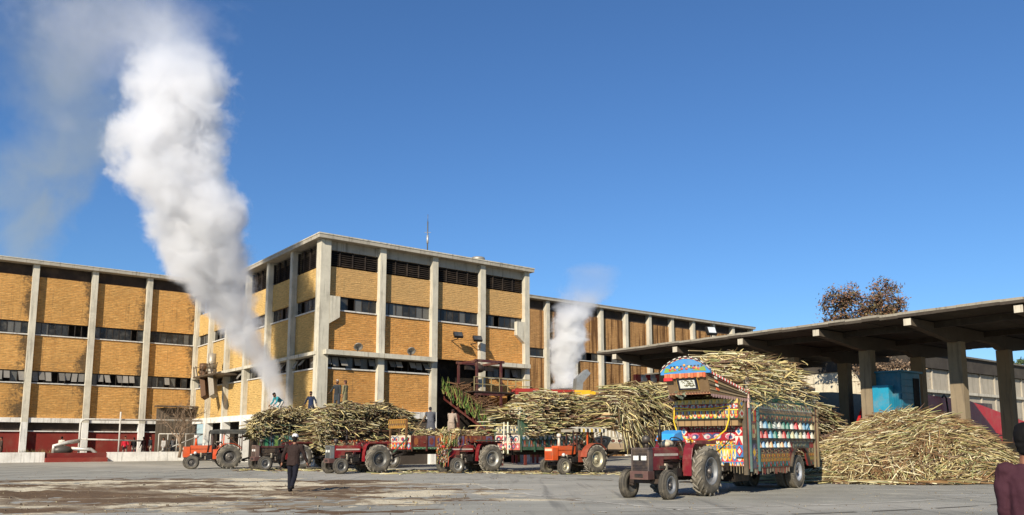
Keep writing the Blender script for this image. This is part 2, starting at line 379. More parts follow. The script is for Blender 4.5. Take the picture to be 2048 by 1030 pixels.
def facade(root, F, bays, spacing, zg, ztop, rows, mat, seed, colw=.5, proj=.4, ends=(1, 1), skipcol=(), skipbay={}, wcol=3.9, t_start=0):
    rnd = random.Random(seed); wall = MB()
    for b in range(bays):
        t0 = t_start + b * spacing; t1 = t0 + spacing; i0 = t0 + colw / 2; i1 = t1 - colw / 2
        for r in rows:
            typ, z0, z1 = r[:3]
            if b in skipbay and z0 < skipbay[b][1] and z1 > skipbay[b][0]:
                if typ != 'brick': continue
                if z1 > skipbay[b][1]: z0 = max(z0, skipbay[b][1])
                elif z0 < skipbay[b][0]: z1 = skipbay[b][0]
                else: continue
            if typ == 'brick': F.box(wall, t0, t1, -.35, 0, z0, z1, (1, 1, 1))
            elif typ == 'win': window(F, root, i0, i1, z0, z1, r[3], r[4], rnd)
            elif typ == 'louvre': louvre(F, root, i0, i1, z0, z1)
            elif typ in ('beam', 'lintel', 'canopy', 'redwall', 'ledge', 'dark'):
                m = MB(); d = r[3]
                cc = {'beam': WHT, 'lintel': CONC2, 'canopy': CONC, 'redwall': REDP, 'ledge': WHT, 'dark': S(58, 50, 44)}[typ]
                e = .02 if typ == 'canopy' else colw / 2 + .003
                F.box(m, t0 + e, t1 - e, -.3, d, z0, z1, cc)
                m.build({'beam': 'tie_beam', 'redwall': 'painted_dado', 'dark': 'clerestory_band'}.get(typ, typ), M['white'] if typ in ('beam', 'ledge') else (M['matte'] if typ in ('redwall', 'dark') else M['concrete']), root)
    wall.build('wall', mat, root)
    for b in range(bays + 1):
        if b in skipcol: continue
        t = t_start + b * spacing; m = MB()
        F.box(m, t - colw / 2, t + colw / 2, -.3, proj, wcol, ztop - .37, jit(CONC, .06))
        F.box(m, t - colw / 2 - .002, t + colw / 2 + .002, -.3, proj + .003, zg - .3, wcol, WHT)
        m.build('column', M['concrete'], root)

# --- main block
blk = thing('factory_block', 'tall ochre brick factory block with its corner towards the yard and the conveyor opening', 'factory building', PO, PA)
LB, LV = 18.4, 29.28; ZT = 16.4
Ff = Facade((0, 0, 0), (1, 0, 0), (0, -1, 0)); Fs = Facade((0, 0, 0), (0, 1, 0), (-1, 0, 0))
R0 = [('beam', 3.4, 3.9, .3), ('brick', 3.9, 6.8), ('win', 6.9, 7.76, 7, 'tilt'), ('brick', 8.09, 11.0), ('win', 11.1, 12.08, 7, 'flat'), ('brick', 12.08, 14.2)]
rowsF = R0 + [('canopy', 7.76, 8.09, .85), ('louvre', 14.3, 15.4), ('lintel', 15.4, 16.04, .05)]
rowsS = R0 + [('canopy', 7.76, 8.0, .45), ('louvre', 14.3, 15.9)]
facade(blk, Ff, 4, 4.6, 0, ZT, rowsF, M['brick_front'], 3, skipcol=(0,), skipbay={2: (2.5, 7.95)})
facade(blk, Fs, 6, 4.88, 0, ZT, rowsS, M['plaster_side'], 5, skipcol=(0,))
m = MB(); m.box(-.36, .4, -.36, .4, 3.9, ZT - .37, CONC); m.box(-.363, .403, -.363, .403, -.2, 3.9, WHT)
m.build('corner_column', M['concrete'], blk)
m = MB(); m.box(-.7, LB + .5, -.75, LV + .3, ZT - .36, ZT, CONC2); m.box(-.74, LB + .54, -.79, LV + .3, ZT - .1, ZT - .02, CONC); m.build('roof', M['concrete'], blk)
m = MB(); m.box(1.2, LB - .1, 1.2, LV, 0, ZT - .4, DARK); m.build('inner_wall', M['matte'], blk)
m = MB(); m.box(LB, LB + .3, .02, LV, 0, ZT - .38, S(190, 140, 84)); m.build('gable_wall', M['brick_front'], blk)
m = MB(); m.box(.7, 8.9, -.02, .3, 0, 3.38, S(70, 62, 55)); m.build('lower_panel', M['matte'], blk)
for ta, tb, za, zb, zc in ((.42, 1.2, 10.0, 10.5, 12.0), (17.3, 18.14, 10.55, 9.9, 11.7)):
    m = MB(); m.prism([(ta, -.38, zc), (tb, -.38, zc), (tb, -.38, zb), (ta, -.38, za)], (0, .36, 0), CONC); m.build('rain_hopper', M['white'], blk)
m = MB(); m.tube([(14.6, 1.5, ZT), (14.6, 1.5, ZT + .45)], .42, 16, CONC2); m.lathe([(.5, .4), (.62, .5), (.55, .72), (0, .8)], (14.6, 1.5, ZT), (0, 0, 1), 16, CONC2); m.build('roof_vent', M['metal'], blk)
# --- left wing
lw = thing('factory_wing', 'long ochre brick wing with dark stained panels, white piers and a dark red dado', 'factory building', pw(0, LV), PA)
LF = Facade((-28.7 + -4.78, 0, 0), (1, 0, 0), (0, -1, 0))
rowsL = [('redwall', .3, 2.57, -.05), ('ledge', 2.57, 2.66, .1), ('dark', 2.66, 3.38, -.35), ('beam', 3.38, 3.78, .25), ('brick', 3.78, 6.8), ('win', 6.9, 7.95, 8, 'tilt'),
         ('brick', 7.95, 11.1), ('win', 11.2, 12.32, 8, 'flat'), ('brick', 12.32, 16.4), ('dark', 16.4, 17.4, -.25)]
facade(lw, LF, 7, 4.78, .3, 17.8, rowsL, M['brick_left'], 11, wcol=3.4)
m = MB(); m.box(-34, 1.5, -.75, 20, 17.44, 17.8, CONC2); m.box(-34, 1.5, -.79, 20, 17.72, 17.78, CONC); m.build('roof', M['concrete'], lw)
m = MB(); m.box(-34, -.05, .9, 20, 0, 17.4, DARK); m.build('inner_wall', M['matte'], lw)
# --- right wing, set back behind the block
rw = thing('factory_wing', 'brown brick rear wing streaked with rust, reaching behind the shed roof', 'factory building', pw(18.9, 17.8), PA)
RF = Facade((16.84 - 4.32 * 4, 0, 0), (1, 0, 0), (0, -1, 0))
rowsR = [('brick', 0, 10.6), ('win', 10.7, 12.3, 3, 'flat'), ('brick', 12.3, 16.8), ('dark', 16.8, 18.0, -.2)]
rowsR = [('brick', 0, 11.3), ('win', 11.43, 12.4, 4, 'flat'), ('brick', 12.4, 16.85), ('dark', 16.85, 17.95, -.12)]
facade(rw, RF, 13, 4.32, 0, 18.35, rowsR, M['brick_wing'], 21, colw=.5, proj=.5, skipcol=(0, 1, 2, 3) if False else (0,), wcol=.4)
m = MB(); m.box(-1, 56.2, -.8, 20, 17.98, 18.35, CONC2); m.box(-1, 56.3, -.84, 20, 18.25, 18.33, mulc(CONC2, .7)); m.build('roof', M['concrete'], rw)
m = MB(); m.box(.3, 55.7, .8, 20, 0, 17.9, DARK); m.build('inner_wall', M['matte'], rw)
# maroon sheeted annex between block and rear wing
an = thing('sheet_annex', 'dark maroon corrugated annex tucked behind the corner of the tall block', 'shed', pw(18.95, 12.2), PA)
m = MB()
for k in range(46): m.box(k * .2, k * .2 + .17, -.04 + .03 * (k % 2), 5.5, 0, 9.2, jit(S(66, 28, 30), .15))
m.build('cladding', M['paint'], an)
m = MB(); m.box(-.02, 9.3, .3, 5.5, 9.21, 11.2, S(34, 30, 28)); m.build('dark_opening', M['matte'], an)
m = MB(); m.bar((0, .1, 10.1), (9.2, .1, 10.1), .07, .07, S(130, 125, 115)); m.bar((0, .1, 10.7), (9.2, .1, 10.7), .06, .06, S(130, 125, 115))
for k in range(7): m.bar((k * 1.5, .1, 9.21), (k * 1.5, .1, 10.75), .06, .06, S(130, 125, 115))
m.build('railing', M['metal'], an)

# roof mast
ms = MB(); x, y, _ = pw(9.4, 1.2); ms.tube([(x, y, ZT), (x, y, ZT + 2.9)], .05, 8, S(110, 110, 108)); ms.tube([(x, y, ZT + 2.9), (x, y, ZT + 3.5)], .02, 6, S(110, 110, 108))
ms.tube([(x, y, ZT + 1.1), (x, y, ZT + 1.75)], .085, 8, S(190, 188, 180)); ms.bar((x - .25, y, ZT + 2.0), (x + .25, y, ZT + 2.0), .03, .03, S(110, 110, 108))
tag(ms.build('roof_mast', M['metal']), 'thin antenna mast standing on the roof edge of the tall block', 'mast')

def floodlight(u, z, tilt, label):
    r = thing('floodlight', label, 'floodlight', pw(u, 0, z), PA, 'lamps on the block front')
    a = MB(); a.bar((0, 0, -.15), (0, -.9, -.1), .06, .06, S(60, 58, 55)); a.bar((0, -.9, -.1), (0, -.9, .06), .06, .06, S(60, 58, 55)); a.build('bracket', M['metal'], r)
    h = MB(); R = Euler((radians(tilt), 0, radians(-15))).to_matrix(); c = V((0, -.95, .22))
    h.obox(c + R @ V((-.36, -.1, -.26)), R @ V((.72, 0, 0)), R @ V((0, .2, 0)), R @ V((0, 0, .52)), S(52, 50, 48)); ho = h.build('lamp_head', M['metal'], r)
    gl = MB(); gl.obox(c + R @ V((-.31, -.115, -.21)), R @ V((.62, 0, 0)), R @ V((0, .012, 0)), R @ V((0, 0, .42)), S(60, 62, 64)); gl.build('glass', M['glassy'], ho)
floodlight(11.0, 9.75, -40, 'left of two black floodlights side by side on the brick above the conveyor opening')
floodlight(12.85, 9.6, -40, 'right of two black floodlights side by side on the brick above the conveyor opening')
floodlight(16.3, 4.9, -20, 'grey box floodlight low on the brick bay right of the conveyor')
for u, lb in ((2.6, 'round dome lamp on the canopy of the bay beside the block corner'), (7.0, 'round dome lamp on the canopy of the second bay, left of the conveyor')):
    r = thing('dome_lamp', lb, 'lamp', pw(u, -.5, 8.09), PA, 'dome lamps above the canopies')
    a = MB(); a.bar((0, 0, 0), (0, 0, .35), .06, .06, S(70, 66, 60)); a.build('post', M['metal'], r)
    h = MB(); h.lathe([(.0, .3), (.18, .26), (.3, .1), (.33, 0), (.3, 0.0), (.15, .12), (0, .16)], (0, -.12, .35), (.25, .75, .65), 18, S(150, 146, 138)); h.build('lamp_shade', M['metal'], r)

# rusty ducts on the plastered side wall
du = thing('twin_ducts', 'two rusty sheet ducts hanging down the plastered side wall under the steam', 'duct', pw(-.4, 20.3, 0), PA)
for k, (y, cc) in enumerate(((2.2, S(112, 84, 62)), (-.2, S(178, 166, 146)))):
    m = MB(); m.tube([(-.9, y + .05, 9.5 - .5 * k * 0 - (.7 if k == 0 else 0)), (-.9, y, 8.1)], .36, 12, cc); m.lathe([(.46, -.1), (.46, .1)], (-.9, y, 8.0), (0, 0, 1), 14, mulc(cc, .8)); m.tube([(-.9, y, 8.0), (-1.2, y - 1.9, 5.6)], .36, 4, mulc(cc, .95), smooth=False)
    m.build('duct', M['metal'], du)
m = MB(); m.box(-1.5, .4, -3.2, 3.2, 7.45, 7.6, S(96, 84, 70))
for k in range(7): m.bar((-1.45, -3 + k, 7.6), (-1.45 + random.uniform(-.3, .3), -3 + k * 1.0, 8.5), .07, .07, S(104, 90, 76))
m.bar((-1.5, -3.1, 8.4), (-1.5, 3.1, 8.4), .06, .06, S(104, 90, 76)); m.build('platform', M['metal'], du)

# platform + kerb in front of the left wing
mb = MB(); mb.box(-34, -1.6, 24.35, LV - .36, .0, .42, S(96, 88, 76)); o = struct(mb, 'pavement', M['matte']); o.location = PO; o.rotation_euler = (0, 0, PA)
kw = thing('kerb_wall', 'low whitewashed kerb wall along the foot of the left wing', 'kerb wall', PO, PA)
m = MB(); m.box(-34, -13.3, 23.9, 24.33, 0, .82, WHT); m.build('kerb_section', M['white'], kw)
m = MB(); m.box(-8.6, -1.0, 23.9, 24.33, 0, .8, WHT); m.build('kerb_section', M['white'], kw)
st = thing('red_steps', 'dark red painted concrete steps set in the white kerb', 'steps', PO, PA)
m = MB(); m.box(-13.28, -8.62, 23.5, 24.32, 0, .36, S(132, 52, 44)); m.box(-13.28, -8.62, 24.0, 24.33, .362, .76, S(112, 40, 36)); m.build('step_block', M['matte'], st)
# pipework arch and pump
pp = thing('pipe_arch', 'tall white steam pipe looping over a small pump by the red steps', 'pipework', pw(-10.6, 25.2, .42), PA)
m = MB(); W2 = S(196, 190, 178)
m.tube([(0, 0, 0), (0, 0, 2.9), (.12, 0, 3.1), (.35, 0, 3.2), (13.5, .2, 3.25)], .09, 8, W2); m.tube([(3.1, -.2, -.1), (3.1, -.2, 3.9)], .07, 8, W2); m.tube([(0, 0, 1.5), (5, .1, 1.35)], .07, 8, W2)
m.build('pipe', M['white'], pp)
m = MB(); m.ell((-1.2, -.1, .55), (.75, .35, .4), S(88, 82, 74)); m.tube([(-1.9, 0, .2), (-1.9, 0, .9), (-.9, 0, 1.2), (0, 0, 1.35)], .17, 10, S(196, 190, 178)); m.tube([(-.6, -.1, .7), (.9, -.3, .6), (1.25, -.3, .35), (1.25, -.3, 0)], .15, 10, W2)
m.box(-2, .4, -.4, .4, 0, .2, S(90, 84, 74)); m.build('pump', M['metal'], pp)
gt = thing('pipe_gate', 'pale tubular gate at the inner corner of the left wing', 'gate', pw(-3.9, 26.2, .42), PA)
m = MB()
for k in range(6): m.tube([(k * .8, 0, 0), (k * .8, 0, 2.0)], .04, 6, W2)
m.tube([(0, 0, 2.0), (4, 0, 2.0)], .05, 6, W2); m.tube([(0, 0, .3), (4, 0, .3)], .05, 6, W2); m.tube([(0, 0, .3), (4, 0, 2)], .04, 6, W2); m.build('gate_frame', M['white'], gt)
lt = thing('leanto_shed', 'dark plank lean-to in the inner corner behind the bare tree', 'lean-to', pw(-3.6, LV - .55, 0), PA)
m = MB()
for k in range(12): m.box(k * .3, k * .3 + .27, -.1, .05, .42, 4.9 + random.uniform(-.1, .1), jit(S(92, 82, 70), .25))
m.build('plank_wall', M['wood'], lt); m = MB(); m.box(-.2, 3.55, -1.0, .05, 5.0, 5.12, S(104, 94, 82)); m.build('roof', M['metal'], lt)

# ------------------------------------------------------------------ cane conveyor + gantry in the open bay
cv = thing('cane_conveyor', 'inclined steel conveyor carrying green cane up into the dark opening of the block', 'conveyor', pw(11.5, -.6, -1.1), PA)
m = MB(); RD = S(92, 40, 36)
for x in (-1.0, 1.25):
    m.bar((x, 1.0, 7.0), (x, -7.4, 3.2), .14, .5, RD); m.bar((x, 1.0, 6.2), (x, -7.4, 2.4), .1, .12, mulc(RD, .8))
    for k in range(9):
        q = k / 8; m.bar((x, .8 - 8 * q, 6.9 - 3.7 * q), (x, .8 - 8 * q, 6.1 - 3.7 * q), .09, .09, RD)
m.build('side_frame', M['paint'], cv)
m = MB(); m.obox((-.95, 1, 6.9), (2.1, 0, 0), (0, -8.3, -3.8), (0, 0, .06), S(70, 56, 44))
for k in range(26):
    q = k / 26; m.box(-.9, 1.15, .9 - 8.2 * q, 1.0 - 8.2 * q, 6.93 - 3.75 * q, 7.12 - 3.75 * q, jit(S(84, 60, 42), .3))
m.build('carrier_bed', M['metal'], cv)
gv = MB()
for k in range(150):
    q = random.random(); b = V((-1.15 - random.uniform(0, .2), .6 - 8.2 * q, 6.8 - 3.75 * q + random.uniform(-.4, .3)))
    d = V((random.uniform(-.25, .1), random.uniform(-.6, .6), random.uniform(.5, 1.2)))
    wd = V((0, .035 + random.random() * .05, 0)); cc = random.choice([S(84, 108, 48), S(104, 122, 58), S(62, 88, 42), S(138, 134, 78), S(70, 60, 44)])
    gv.add([b - wd, b + wd, b + d * .6 + wd * .8, b + d * .6 - wd * .8, b + d + V((-.12, 0, -.05))], [(0, 1, 2, 3), (3, 2, 4)], cc)
gv.build('cane_leaves', M['leaf'], cv)
m = MB()
for k in range(500):
    q = random.random(); b = V((random.uniform(-.8, 1.1), .6 - 8.1 * q, 7.0 - 3.75 * q + random.uniform(0, .45)))
    d = V((random.uniform(-.6, .6), random.uniform(-.5, .5), random.uniform(-.15, .25)))
    m.tube([b - d, b + d], .035, 4, jit(S(98, 72, 50), .35), smooth=False)
m.build('crushed_cane', M['cane'], cv)
for (x, y, z) in ((-.9, -3.6, 4.2), (1.2, -3.6, 4.2), (-.9, -6.6, 3.4), (1.2, -6.6, 3.4)): m = MB(); m.bar((x, y, 0), (x, y, z), .16, .16, RD); m.build('support_leg', M['paint'], cv)
ga = thing('steel_gantry', 'maroon steel gantry with a railed platform over the cane conveyor', 'gantry', pw(12.6, -1.2, 0), PA)
m = MB(); MR = S(82, 44, 42)
for x, y in ((-1.1, -1.6), (1.2, -1.6), (-1.1, .9), (1.2, .9)): m.bar((x, y, 0), (x, y, 7.9), .16, .16, MR)
for z in (7.85, 5.3): m.bar((-1.3, -1.6, z), (1.5, -1.6, z), .16, .2, MR); m.bar((-1.3, .9, z), (1.5, .9, z), .16, .2, MR)
m.bar((-1.1, -1.6, 7.8), (-1.1, .9, 7.8), .14, .18, MR); m.bar((1.2, -1.6, 7.8), (1.2, .9, 7.8), .14, .18, MR)
m.bar((3.7, -1.5, 5.2), (1.2, -1.55, 2.3), .08, .08, S(150, 140, 125)); m.build('frame', M['paint'], ga)
m = MB(); m.box(-1.5, 4.3, -1.75, .95, 5.42, 5.52, S(78, 66, 58)); m.build('deck', M['metal'], ga)
m = MB()
for x in [-1.4 + .8 * k for k in range(7)]: m.bar((x, -1.7, 5.52), (x, -1.7, 6.6), .05, .05, S(150, 136, 96))
for z in (6.05, 6.58): m.bar((-1.4, -1.7, z), (4.2, -1.7, z), .05, .05, S(150, 136, 96)); m.bar((4.2, -1.7, z), (4.2, .9, z), .05, .05, S(168, 150, 90))
m.build('railing', M['paint'], ga)
m = MB(); m.bar((-1.2, -.2, 7.4), (1.4, -.2, 7.4), .3, .3, S(60, 52, 48)); m.ell((0.1, -.2, 7.4), (.5, .35, .35), S(70, 60, 54)); m.build('drive_unit', M['metal'], ga)

# red frames, yellow hopper and grey chute behind the loads, where the second steam jet leaves
for (x, y, L, lb) in ((.25, 63.0, 1.9, 'red steel trestle behind the big cane load, nearest the block corner'), (3.15, 64.5, 1.95, 'red steel trestle behind the cane loads, under the white steam jet')):
    r = thing('steel_trestle', lb, 'trestle', (x, y, 0), .25, 'red trestles behind the cane loads'); m = MB(); c = S(150, 46, 36)
    m.bar((0, 0, 5.72), (L, 0, 5.72), .22, .26, c); m.bar((0, 1.2, 5.72), (L, 1.2, 5.72), .22, .26, c)
    m.bar((.1, 0, 5.6), (.9, 0, 4.7), .1, .1, c); m.bar((L - .1, 0, 5.6), (L - .9, 0, 4.7), .1, .1, c); m.build('cross_beam', M['paint'], r)
    for xx in (.1, L - .1):
        for yy in (0, 1.2): m = MB(); m.bar((xx, yy, 0), (xx, yy, 5.6), .16, .16, c); m.build('leg', M['paint'], r)
hp = thing('yellow_hopper', 'yellow steel hopper with a grey chute rising from it beside the white steam', 'hopper', (5.6, 66.5, 0), .3)
m = MB(); m.prism([(-1.0, 0, 5.95), (1.5, 0, 5.95), (1.3, 0, 4.6), (-.8, 0, 4.6)], (0, 1.8, 0), S(222, 172, 40)); m.build('bin', M['paint'], hp)
m = MB(); m.prism([(-.1, .5, 5.95), (.5, .5, 5.95), (.55, .5, 6.6), (1.25, .5, 7.4), (.95, .5, 7.75), (.0, .5, 6.95)], (0, .8, 0), S(150, 152, 150)); m.build('chute', M['metal'], hp)
m = MB(); m.box(-.9, 1.5, .1, 1.6, 0, 4.6, S(80, 76, 70)); m.box(-2.6, -1.25, .2, 1.5, 5.3, 5.6, S(190, 190, 186)); m.build('stand', M['metal'], hp)
sp = thing('striped_parapet', 'red and white striped parapet with small white boxes, behind the painted truck crown', 'parapet', (9.4, 60.5, 0), PA - .3)
m = MB()
for k in range(7): m.box(k * .42, k * .42 + .42, 0, .4, 0, 6.75, S(170, 52, 52) if k % 2 == 0 else S(212, 206, 198))
m.build('striped_wall', M['paint'], sp)
for k in range(3): m = MB(); m.box(.42 + k * .84 + .02, .84 + k * .84 - .02, -.22, -.003, 6.1, 6.5, S(220, 215, 205)); m.build('lamp_box', M['white'], sp)

# ------------------------------------------------------------------ concrete canopy shed
sh = thing('canopy_shed', 'open sided shed with a flat concrete roof on deep haunched beams and square columns', 'shed', PO, PA)
U0, UM, U1 = 15.9, 24.35, 33.4; VE = -11.4; VS = -68.0; ZR = 8.05
m = MB()
nseg = 60
for k in range(nseg):                           # roof slab in strips with a slightly ragged weathered lip
    v0 = VE + (VS - VE) * k / nseg; v1 = VE + (VS - VE) * (k + 1) / nseg
    dz = random.uniform(-.02, .02); m.box(U0 + random.uniform(0, .06), U1, v1, v0 - .001, ZR - .24 + dz, ZR - .1 + dz, jit(S(66, 58, 50), .06)); m.box(U0 + random.uniform(0, .06), U1, v1, v0 - .001, ZR - .098 + dz, ZR + .02 + dz, jit(S(150, 142, 126), .06))  # lower layer coloured darker to stand in for the shade under the roof
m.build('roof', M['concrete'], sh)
beams = [-13.0, -18.5, -23.55, -28.5, -33.5, -38.5, -43.5, -48.5, -53.5, -58.5, -63.5]
for v in beams:
    m = MB(); cc = S(84, 74, 62); zt = ZR - .3  # beam concrete darkened, the shade below the slab put into its colour
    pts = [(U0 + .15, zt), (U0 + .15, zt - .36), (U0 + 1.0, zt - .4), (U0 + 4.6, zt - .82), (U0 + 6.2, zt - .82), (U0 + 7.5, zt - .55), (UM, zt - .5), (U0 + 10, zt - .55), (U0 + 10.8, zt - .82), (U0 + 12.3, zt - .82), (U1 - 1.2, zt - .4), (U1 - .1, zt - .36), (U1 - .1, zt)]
    m.prism([(u, v - .19, z) for u, z in pts], (0, .38, 0), cc); m.box(U0 + .144, U0 + .15, v - .185, v + .185, zt - .35, zt - .01, S(196, 186, 166)); m.build('beam', M['concrete'], sh)  # pale end face painted on for the sunlit beam end
    for u in (U0 + 5.4, U0 + 11.55):
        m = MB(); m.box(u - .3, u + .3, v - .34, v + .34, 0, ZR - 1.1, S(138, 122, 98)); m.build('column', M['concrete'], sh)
m = MB()
for u in (U0 + 2.6, U0 + 8.5): m.box(u, u + .2, VS, VE + .02 if False else VE - .3, ZR - .6, ZR - .29, S(64, 56, 48))  # ribs share the darkened underside tone, painted shade
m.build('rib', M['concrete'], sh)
x, y, z = pw(U0 + .7, -21.0, ZR)
fl = thing('floodlight', 'square black floodlight on the roof edge of the concrete shed', 'floodlight', (x, y, z), PA)
m = MB(); m.bar((0, 0, 0), (0, 0, .45), .06, .06, S(60, 60, 58)); m.build('bracket', M['metal'], fl)
m = MB(); R = Euler((radians(-25), 0, radians(-20))).to_matrix(); c = V((0, 0, .5))
m.obox(c + R @ V((-.33, -.1, -.28)), R @ V((.66, 0, 0)), R @ V((0, .2, 0)), R @ V((0, 0, .56)), S(40, 40, 40)); h = m.build('lamp_head', M['metal'], fl)
m = MB(); m.obox(c + R @ V((-.25, -.115, -.2)), R @ V((.5, 0, 0)), R @ V((0, .013, 0)), R @ V((0, 0, .4)), S(200, 205, 205)); m.build('glass', M['glassy'], h)

# cream walled building behind the shed
cb = thing('concrete_store', 'long cream concrete panel building with a dark roof band behind the shed', 'building', pw(44.5, -20.0, 0), PA)
m = MB(); cr = S(206, 194, 168)
for k in range(16):
    for j in range(4): m.box(k * 3.2 + .03, k * 3.2 + 3.17, 0, .3, j * 2.0, j * 2.0 + 1.97, jit(S(166, 156, 138), .07))
m.box(.0, 52, .06, .3, 0, 8.3, S(120, 112, 98)); m.build('panel_wall', M['concrete'], cb)
m = MB(); m.box(-.3, 52, -.35, 30, 8.0, 9.25, S(64, 58, 52)); m.box(-.6, 52, -.6, 30, 9.25, 9.4, S(110, 104, 94)); m.build('roof', M['concrete'], cb)
m = MB()
for j in range(4): m.box(-.15, .25, .3, 30, j * 2.35, j * 2.35 + 2.3, jit(cr, .05))
m.box(-.1, .25, .3, 30, 0, 9.2, mulc(cr, .6)); m.build('end_wall', M['white'], cb)
m = MB()
for k in range(17): m.box(k * 3.2 - .1, k * 3.2 + .1, -.12, -.003, 0, 8.0, S(176, 166, 148))
m.box(0, 52, -.3, -.125, 5.9, 6.15, S(190, 182, 164)); m.build('rib_frame', M['concrete'], cb)

# red cane feeder with blue cabin
fd = thing('cane_feeder', 'big red painted steel feeder trough under the shed, behind the cane heap', 'cane feeder', pw(25.2, -26.8, 0), PA)
m = MB(); rr = S(176, 26, 30)
m.prism([(-4.6, 0, 0), (30, 0, 0), (30, 0, 2.3), (23, 0, 3.3), (13.2, 0, 4.65), (6.3, 0, 4.85), (1.5, 0, 5.0), (-.6, 0, 4.9), (-2.4, 0, 2.6)], (0, .15, 0), rr)
for k in range(9): m.box(-2 + k * 3, -1.9 + k * 3, -.12, -.003, 0, 2.2, mulc(rr, .85))
m.box(-4, 26, -.1, -.004, 2.2, 2.32, mulc(rr, .8)); m.box(-3, 26, -.4, -.003, .0, .35, S(200, 190, 172)); m.build('side_plate', M['paint'], fd)
m = MB(); m.prism([(-2.4, 5.2, 3.1), (-.6, 5.2, 4.95), (3.6, 5.2, 5.15), (30, 5.2, 5.1), (30, 5.2, 0), (-4.6, 5.2, 0)], (0, -.15, 0), S(44, 20, 22)); m.build('rear_plate', M['paint'], fd)  # near-black colour paints in the shade inside the trough
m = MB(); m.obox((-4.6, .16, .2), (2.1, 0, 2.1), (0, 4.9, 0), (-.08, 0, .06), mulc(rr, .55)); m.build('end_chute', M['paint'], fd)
m = MB(); m.tube([(9.6, -.2, 2.0), (9.2, -.2, 4.7), (8.9, -.2, 4.9), (8.6, -.2, 4.7)], .06, 8, S(70, 60, 56)); m.tube([(6.6, -.3, 1.7), (11.5, -.3, .3)], .05, 6, S(150, 60, 56)); m.build('pipe', M['metal'], fd)
bc = thing('control_cabin', 'turquoise sheet metal control cabin standing on the red feeder between shed columns', 'cabin', pw(21.5, -30.25, 0), PA)
m = MB(); bl = S(22, 98, 120)
for k in range(10): m.box(0, 2.3, .14 * k, .14 * k + .135, 3.2, 5.6, jit(bl, .05))
for k in range(6): m.box(.05, 1.4, -.04, -.003, 3.3 + k * .38, 3.3 + k * .38 + .34, jit(bl, .05))
m.build('body', M['paint'], bc)
m = MB(); m.box(-.15, 2.45, -.15, 1.55, 5.6, 5.7, S(28, 100, 122)); m.build('roof', M['paint'], bc)
m = MB(); m.box(-.55, -.01, .42, 1.36, 3.2, 4.85, S(36, 140, 168)); m.build('lower_panel', M['paint'], bc)  # brighter turquoise than the body, sunlight on the panel put into its colour
m = MB(); m.box(1.45, 2.1, -.07, -.003, 3.3, 5.3, S(34, 32, 32)); m.build('door', M['matte'], bc)
m = MB(); m.box(-.4, 2.1, .1, 1.3, 0, 3.0, S(90, 30, 30)); m.box(-.7, 2.3, -.05, 1.45, 3.03, 3.19, S(150, 36, 36)); m.build('base', M['paint'], bc)
#PART2
# ------------------------------------------------------------------ tractors
def wheel(root, name, cx, cy, R, wd, rimr, side, tread, rimc, hubc, rr=1.0):
    """wheel about the y axis; side = +1 when the outer face looks to +y"""
    t = MB(); tc = S(84, 79, 70); c = V((cx, cy, R)); h = wd / 2
    core = R - (.035 if tread else 0)
    prof = [(rimr, -h * .8), (rimr + .03, -h * .95), ((rimr + core) / 2, -h * 1.06), (core - .04, -h * .9), (core, -h * .55), (core + .004, 0), (core, h * .55), (core - .04, h * .9), ((rimr + core) / 2, h * 1.06), (rimr + .03, h * .95), (rimr, h * .8)]
    t.lathe(prof, c, (0, 1, 0), 36, tc)
    if tread:                                   # chevron lugs
        n = 17
        for k in range(n):
            for sd in (-1, 1):
                a0 = 2 * pi * (k + (.5 if sd > 0 else 0)) / n
                for q in range(3):
                    a = a0 + q * .11; y0 = sd * h * (.03 + q * .33); y1 = sd * h * (.03 + (q + 1) * .33)
                    rad = V((cos(a), 0, sin(a))); tan = V((-sin(a), 0, cos(a)))
                    b = c + rad * (core - .03 - (.02 if q == 2 else 0)) + V((0, y0, 0)) - tan * .035
                    t.obox(b, tan * .07, V((0, y1 - y0, 0)) + tan * .11 * R, rad * .07, jit(S(132, 125, 112), .1))
    elif tread is None:
        for k in range(60):
            a = 2 * pi * k / 60; rad = V((cos(a), 0, sin(a))); tan = V((-sin(a), 0, cos(a)))
            for sd in (-1, 1): t.obox(c + rad * (core - .03) + V((0, sd * h * .62, 0)) - tan * .012, tan * .03, V((0, sd * h * .36, 0)), rad * .04, S(110, 104, 94))
    else:
        for y in (-.35, 0, .35): t.lathe([(core - .01, y * wd - .02), (core + .016, y * wd - .012), (core + .016, y * wd + .012), (core - .01, y * wd + .02)], c, (0, 1, 0), 36, S(66, 62, 56))
    w = t.build('wheel', M['rubber'], root)
    r = MB(); s = side
    r.lathe([(rimr + .025, s * h * .86), (rimr + .005, s * h * .95), (rimr - .03, s * h * .8), (rimr - .045, s * h * .35), (rimr * .62, s * h * .12), (rimr * .55, s * h * .3), (rimr * .3, s * h * .34), (0, s * h * .36)], c, (0, 1, 0), 28, [rimc, rimc, mulc(rimc, .9), mulc(rimc, .55), mulc(rimc, .6), hubc, hubc])
    r.lathe([(rimr, -s * h * .86), (rimr - .04, -s * h * .5), (0, -s * h * .05)], c, (0, 1, 0), 28, mulc(rimc, .4))
    r.lathe([(rimr * .22, s * h * .34), (rimr * .2, s * h * .75), (rimr * .1, s * h * .85), (0, s * h * .86)], c, (0, 1, 0), 14, hubc)
    for k in range(8):
        a = 2 * pi * k / 8; r.ell(c + V((cos(a) * rimr * .43, s * h * .36, sin(a) * rimr * .43)), .022, mulc(hubc, .6), 6, 4)
    r.build('rim', M['metal'], w)
    return w

